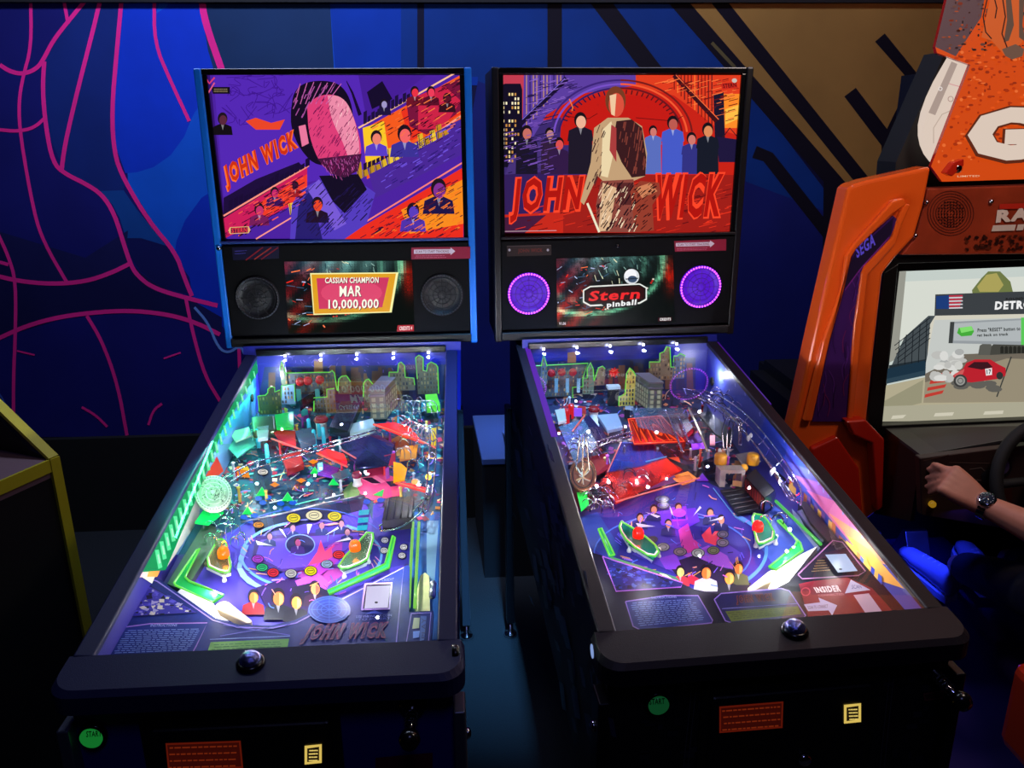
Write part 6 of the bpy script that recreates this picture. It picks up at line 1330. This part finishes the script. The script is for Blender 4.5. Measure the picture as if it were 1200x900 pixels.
SE = thing('bucket_seat', 'glossy red-orange bucket seat beside the racing cabinet, cut by the right edge', 'seat', (1.5, .1, .10))
def sb(name, secs, m):
    A_ = [[Vector(p) for p in s_] for s_ in secs]; mb = MB(); n = len(A_[0]); vs = [tuple(v - Vector((1.5, .1, .10))) for s_ in A_ for v in s_]
    mb.add(vs, [(i * n + t, i * n + (t + 1) % n, (i + 1) * n + (t + 1) % n, (i + 1) * n + t) for i in range(len(A_) - 1) for t in range(n)] + [tuple(range(n))[::-1], tuple((len(A_) - 1) * n + t for t in range(n))], smooth=True)
    o = mb.build(name, m, SE); s2 = o.modifiers.new('sub', 'SUBSURF'); s2.levels = s2.render_levels = 2; return o
M_SEAT = mat('seat_shell_orange', (200, 52, 20), .25, coat=.5)
sb('seat_cushion', [[(x, y, .34), (x, y, .44 + dz), (x, y + .001, .46 + dz), (x, y + .002, .36)] for x, y, dz in ((1.3, .1, 0), (1.7, .1, 0))], M_SEAT) if False else None
def cushion(x0, x1, y0, y1, z0, z1): return MB().box((x0 - 1.5, y0 - .1, z0 - .10), (x1 - 1.5, y1 - .1, z1 - .10))
cushion(1.31, 1.69, -.12, .42, .30, .42).build('seat_cushion', mat('seat_fabric', (20, 18, 22), .8), SE, .03)
cushion(1.245, 1.31, -.14, .46, .26, .50).build('side_bolster', M_SEAT, SE, .03); cushion(1.69, 1.755, -.14, .46, .26, .50).build('side_bolster', M_SEAT, SE, .03)
b = MB(); b.hexa([(-.25, -.26, .18), (.25, -.26, .18), (.25, -.14, .20), (-.25, -.14, .20), (-.21, -.44, .98), (.21, -.44, .98), (.21, -.36, .98), (-.21, -.36, .98)]); b.build('seat_back', M_SEAT, SE, .04)
cushion(1.38, 1.62, -.1, .35, .10, .30).build('seat_base', M_BLACK, SE, .01)

# ============================================================ player reaching for the dash
PE = thing('person', 'seated player in dark clothes, forearm with a steel wristwatch reaching for a dash button', 'person', (1.5, .05, .10))
def off(p): return Vector(p) - Vector((1.5, .05, .10))
def limb(mb, pts, n=14):
    """tapered limb through (point, radius) pairs, resampled smoothly"""
    P_ = sm([(*p, r) for p, r in pts], 2); rings = []; pp = [Vector(p[:3]) for p in P_]
    for i, p in enumerate(pp):
        d = (pp[min(i + 1, len(pp) - 1)] - pp[max(i - 1, 0)]).normalized(); u = d.cross(Vector((0, 0, 1)))
        if u.length < .1: u = d.cross(Vector((1, 0, 0)))
        u.normalize(); v = d.cross(u); r = P_[i][3]; rings += [off(p + (u * math.cos(t * 6.2832 / n) + v * math.sin(t * 6.2832 / n)) * r) for t in range(n)]
    m_ = len(pp); mb.add(rings, [(i * n + t, i * n + (t + 1) % n, (i + 1) * n + (t + 1) % n, (i + 1) * n + t) for i in range(m_ - 1) for t in range(n)] + [tuple(range(n))[::-1], tuple((m_ - 1) * n + t for t in range(n))], smooth=True)
    mb.ball(off(pp[0]), P_[0][3] * .98, n=n); mb.ball(off(pp[-1]), P_[-1][3] * .98, n=n)
WR = W(.62)(1150, 590); KN = W(.665)(1112, 562); EL = WR + Vector((.15, -.21, -.045))
body = MB()
limb(body, [((1.38, .02, 1.00), .050), ((1.36, .20, .88), .047), (EL, .043)])                     # left upper arm
limb(body, [(EL, .044), (EL.lerp(WR, .3), .046), (EL.lerp(WR, .7), .034), (WR, .026)])
ax_ = (KN - WR).normalized(); side = ax_.cross(Vector((-.2, -.75, .65))).normalized(); nrm = side.cross(ax_).normalized()
if nrm.y > 0: nrm = -nrm
palm = []
for k in range(5):                                                                                # palm as five metacarpal strands
    f_ = (k - 2) / 2; limb(body, [(WR + side * f_ * .010, .020), (WR.lerp(KN, .55) + side * f_ * .024, .0175), (KN + side * f_ * .033, .0125)], 12)
TIP = [W(.735)(1088, 550), W(.74)(1086, 560), W(.74)(1086, 570), W(.735)(1090, 578)]
for k in range(4):
    b0 = KN + side * ((k - 1.5) / 1.5 * .030); t0 = TIP[k if (side.z < 0) else 3 - k]; mid = b0.lerp(t0, .5) + nrm * .012; mid2 = b0.lerp(t0, .8) + nrm * .006
    limb(body, [(b0, .0100), (mid, .0094), (mid2, .0086), (t0, .0070)], 10)
th = WR.lerp(KN, .35) + side * (-.026 if side.z < 0 else .026) * 1; thd = 1 if side.z < 0 else -1
limb(body, [(WR.lerp(KN, .2), .014), (th - nrm * .006, .0125), (W(.70)(1100, 546), .0100), (W(.73)(1094, 545), .0080)], 10)
limb(body, [((1.62, .02, 1.00), .05), ((1.72, .18, .85), .047), ((1.74, .30, .84), .042)]); limb(body, [((1.74, .30, .84), .042), ((1.70, .48, .86), .032), ((1.66, .60, .88), .028), ((1.64, .66, .89), .03)])
limb(body, [((1.5, .0, .44), .15), ((1.5, -.02, .62), .135), ((1.5, -.02, .85), .15), ((1.5, 0, 1.0), .11)], 20); limb(body, [((1.39, .0, 1.0), .055), ((1.61, .0, 1.0), .055)])
limb(body, [((1.5, 0, 1.02), .058), ((1.5, .02, 1.12), .055)]); limb(body, [((1.5, .04, 1.16), .070), ((1.5, .035, 1.24), .088), ((1.5, .03, 1.30), .078)], 18)
limb(body, [((1.5, .115, 1.235), .012), ((1.5, .138, 1.215), .013)]); limb(body, [((1.40, .03, 1.22), .016), ((1.40, .02, 1.25), .017)]); limb(body, [((1.60, .03, 1.22), .016), ((1.60, .02, 1.25), .017)])
S1 = on_plane(1080, 655, (0, 1.36, 0), (0, 1, 0)); S2 = on_plane(1140, 648, (0, 1.36, 0), (0, 1, 0))
LEG = [((1.42, .06, .46), .085), ((1.42, .45, .56), .070), ((1.44, .60, .56), .062)], [((1.58, .06, .46), .085), ((1.60, .45, .56), .070), ((1.62, .60, .56), .062)]
ANK = (S1 + Vector((.07, -.10, .03)), S2 + Vector((.06, -.10, .03)))
for q, an in zip(LEG, ANK): limb(body, q); limb(body, [(q[-1][0], .060), (Vector(q[-1][0]).lerp(an, .3), .058), (Vector(q[-1][0]).lerp(an, .7), .042), (an, .036)])
M_SKIN = mat('skin', (196, 128, 104), .5, vary=.06, bscale=30)
bo = body.build('body', M_SKIN, PE); rm = bo.modifiers.new('remesh', 'REMESH'); rm.mode = 'VOXEL'; rm.voxel_size = .0045; rm.use_smooth_shade = True
s3 = bo.modifiers.new('smooth', 'SMOOTH'); s3.factor = .6; s3.iterations = 3
def cloth(name, sets, m, parent=PE):
    mb = MB(); [limb(mb, q, 16) for q in sets]; o = mb.build(name, m, parent); r = o.modifiers.new('remesh', 'REMESH'); r.mode = 'VOXEL'; r.voxel_size = .008; r.use_smooth_shade = True; return o
cloth('t_shirt', [[((1.5, .0, .46), .165), ((1.5, -.02, .62), .150), ((1.5, -.02, .85), .165), ((1.5, 0, 1.0), .125)], [((1.39, .0, 1.0), .07), ((1.61, .0, 1.0), .07)], [((1.38, .02, 1.00), .064), ((1.365, .14, .91), .060)], [((1.62, .02, 1.00), .064), ((1.68, .12, .91), .060)]], mat('black_cotton', (12, 12, 15), .9, bump=.4, bscale=80))
cloth('trousers', [[((1.5, .0, .42), .165), ((1.5, .03, .50), .155)]] + [[(p, r + .016) for p, r in q] for q in LEG] + [[(q[-1][0], .074), (Vector(q[-1][0]).lerp(an, .5), .066), (Vector(q[-1][0]).lerp(an, .86), .055)] for q, an in zip(LEG, ANK)], mat('black_denim', (4, 4, 5), .9, bump=.4, bscale=90))
cloth('hair', [[((1.5, .0, 1.24), .088), ((1.5, .0, 1.31), .084), ((1.5, .03, 1.345), .06)]], mat('dark_hair', (18, 12, 10), .7, bump=.6, bscale=60))
for s in (-.03, .03): MB().ball(off((1.5 + s, .117, 1.25)), .012, (230, 228, 222)).build('eye', M_PRINT, PE)
limb_m = MB(); limb(limb_m, [((1.478, .113, 1.185), .006), ((1.5, .118, 1.183), .007), ((1.522, .113, 1.185), .006)], 8); limb_m.build('lips', mat('lips', (160, 80, 76), .5), PE)
def shoe(S_, yaw):
    m_ = MB(); d = Vector((math.sin(yaw), math.cos(yaw), .25)).normalized(); u = Vector((d.y, -d.x, 0)).normalized(); v = u.cross(d); o_ = S_ - d * .15
    secs = [(t_ * .85, a_ * .9, b_ * .9, c_ * .9) for t_, a_, b_, c_ in [(0, .030, .050, .0), (.04, .036, .056, .0), (.10, .038, .046, -.004), (.18, .044, .034, -.014), (.24, .040, .026, -.02), (.27, .022, .014, -.026)]]; n = 14; vs = []
    for t, a, b_, dz in secs: vs += [off(o_ + d * t + u * math.cos(k * 6.2832 / n) * a + v * (math.sin(k * 6.2832 / n) * b_ + dz)) for k in range(n)]
    m_.add(vs, [(i * n + k, i * n + (k + 1) % n, (i + 1) * n + (k + 1) % n, (i + 1) * n + k) for i in range(len(secs) - 1) for k in range(n)] + [tuple(range(n))[::-1], tuple(5 * n + k for k in range(n))], smooth=True)
    so = m_.build('shoe', mat('pale_canvas', (170, 175, 200), .6, bump=.5, bscale=120), PE); sl = MB(); A_ = [off(o_ + d * t + u * a * s_ * 1.12 - v * .04) for s_ in (1,) for t, a, *_ in secs] + [off(o_ + d * t - u * a * 1.12 - v * .04) for t, a, *_ in secs[::-1]]
    sl.loft([p - Vector((0, 0, .022)) for p in A_], A_).build('sole', mat('sole_white', (190, 195, 215), .6), so)
    for k in range(4): t = .08 + k * .022; c_ = o_ + d * t + v * (.036 - k * .005); MB().tube([off(c_ - u * .013 - v * .002), off(c_ + v * .003), off(c_ + u * .013 - v * .002)], .0022, n=6).build('lace', mat('lace', (220, 220, 235), .7), so)
shoe(S1, -.35); shoe(S2, .1)
WT = WR + (WR - KN).normalized() * .012; axw = (EL - WR).normalized()
fn = Vector((-.15, -.62, .76)); fn = (fn - axw * fn.dot(axw)).normalized()
m_ = MB(); m_.lathe(off(WT + fn * .026), [(.019, 0), (.021, .003), (.021, .007), (.0175, .010)], n=32, axis=fn); wt = m_.build('wristwatch', M_CHROME, PE)
MB().lathe(off(WT + fn * .0355), [(.0165, 0), (.0165, .0010), (0, .0012)], n=28, axis=fn).build('watch_dial', mat('dial_dark', (38, 48, 66), .15), wt)
u1 = axw.cross(fn).normalized(); nb = 22; m_ = MB()
for k in range(nb):
    a = 6.2832 * k / nb
    if math.cos(a) > .75: continue
    rr_ = .0305; p = WT + (fn * math.cos(a) + u1 * math.sin(a)) * rr_; t_ = (-fn * math.sin(a) + u1 * math.cos(a)); q = fn * math.cos(a) + u1 * math.sin(a)
    m_.hexa([off(p + t_ * s1 * .0036 + axw * s2 * .009 + q * z) for z in (-.0015, .0015) for s1, s2 in ((-1, -1), (1, -1), (1, 1), (-1, 1))])
m_.build('watch_bracelet', M_CHROME, wt)
for k in range(12): a = 6.2832 * k / 12; p = WT + fn * .0368 + (axw * math.cos(a) + u1 * math.sin(a)) * .0135; MB().ball(off(p), .0012, n=6).build('hour_mark', M_WHITE, wt)

# ============================================================ left cabinet, pedestal box
LC = thing('arcade_cabinet', 'black arcade cabinet with yellow edging and a grey control deck at the left edge', 'arcade machine', (-1.35, .62, 0))
def corner(z, px, py): return on_plane(px, py, (0, 0, z), (0, 0, 1))
c0 = corner(1.0, 57, 538); ds = Vector((-.39, -.92, 0)).normalized(); dn = Vector((-.95, .30, 0)).normalized()
def lo(p): return Vector(p) - Vector((-1.35, .62, 0))
a0 = c0; b0 = c0 + ds * .55; zt = 1.0
base = [c0, c0 + ds * .60, c0 + ds * .60 + dn * .75, c0 + dn * .75]; F0 = [Vector((p.x, p.y, 0)) for p in base]
MB().loft([lo(Vector((p.x, p.y, 0))) for p in base], [lo(Vector((p.x, p.y, .955))) for p in base]).build('cabinet_body', mat('arcade_black', (12, 12, 14), .6), LC)
dk = [c0, c0 + ds * .60, c0 + ds * .60 + dn * .34 + Vector((0, 0, .03)), c0 + dn * .34 + Vector((0, 0, .03))]
MB().loft([lo(p - Vector((0, 0, .045))) for p in dk], [lo(p - Vector((0, 0, .001))) for p in dk]).build('control_deck', mat('deck_grey', (112, 88, 96), .5, bump=.2, bscale=100), LC)
pr = [c0 + dn * 0, c0 + dn * .05 + Vector((0, 0, .02)), c0 + dn * .40 + Vector((0, 0, .38)), c0 + dn * .75 + Vector((0, 0, .75)), c0 + dn * .75 - Vector((0, 0, c0.z)), Vector((c0.x, c0.y, 0))]
MB().loft([lo(p - ds * .018) for p in pr], [lo(p) for p in pr]).build('side_panel', mat('arcade_black'), LC)
MY = mat('yellow_edging', (186, 178, 34), .45)
def band(name, pts, wd): 
    mb = MB()
    for p, q in zip(pts, pts[1:]):
        d = (q - p).normalized(); s_ = ds; n_ = d.cross(s_).normalized(); mb.hexa([lo(x) for x in (p - n_ * .004 + s_ * .003, q - n_ * .004 + s_ * .003, q + n_ * .004 + s_ * .003, p + n_ * .004 + s_ * .003, p - n_ * .004 - s_ * wd, q - n_ * .004 - s_ * wd, q + n_ * .004 - s_ * wd, p + n_ * .004 - s_ * wd)])
    return mb.build(name, MY, LC)
band('edge_molding', [Vector((c0.x, c0.y, .02)) - dn * .004, c0 - dn * .004], .022)
band('edge_molding', [c0 - dn * .002, c0 + dn * .40 + Vector((0, 0, .385)), c0 + dn * .75 + Vector((0, 0, .755))], .022)
mb = MB(); mb.hexa([lo(x) for x in (c0 - dn * .006 - Vector((0, 0, .03)), c0 + ds * .6 - dn * .006 - Vector((0, 0, .03)), c0 + ds * .6 - Vector((0, 0, .03)), c0 - Vector((0, 0, .03)), c0 - dn * .006, c0 + ds * .6 - dn * .006, c0 + ds * .6, c0)]); mb.build('deck_molding', MY, LC)
sc_ = MB(); s0 = c0 + dn * .34 + Vector((0, 0, .03)); sc_.loft([lo(s0), lo(s0 + ds * .6), lo(s0 + ds * .6 + dn * .4 + Vector((0, 0, .5))), lo(s0 + dn * .4 + Vector((0, 0, .5)))], [lo(s0 + dn * .4), lo(s0 + ds * .6 + dn * .4), lo(s0 + ds * .6 + dn * .41 + Vector((0, 0, .5))), lo(s0 + dn * .41 + Vector((0, 0, .5)))]).build('screen_hood', mat('arcade_black'), LC)

BX = thing('storage_box', 'plain box with its lit top coloured pale blue, on the floor between the two pinball machines', 'box', (.13, 2.0, 0))
f0, f1, k0, k1 = corner(.515, 565, 538), corner(.515, 627, 536), corner(.515, 554, 487), corner(.515, 612, 487)
k0.y = k1.y = min(k0.y, 2.25); q = [f0, f1, k1, k0]
MB().loft([p - Vector((.13, 2.0, .515)) for p in q], [p - Vector((.13, 2.0, .02)) for p in q]).build('box_body', mat('box_dark', (16, 18, 28), .7), BX)
cen = sum(q, Vector()) / 4; q2 = [cen + (p - cen) * 1.01 for p in q]
MB().loft([p - Vector((.13, 2.0, .025)) for p in q2], [p - Vector((.13, 2.0, 0)) for p in q2]).build('box_lit_top', mat('lit_top_blue', (84, 116, 190), .6), BX, .003)  # light falling on the box top is put into this pale blue
area('gap_lamp', (.16, 1.75, 2.6), (.12, 2.0, .5), .15, .22, (.3, .5, 1), spread=.35)
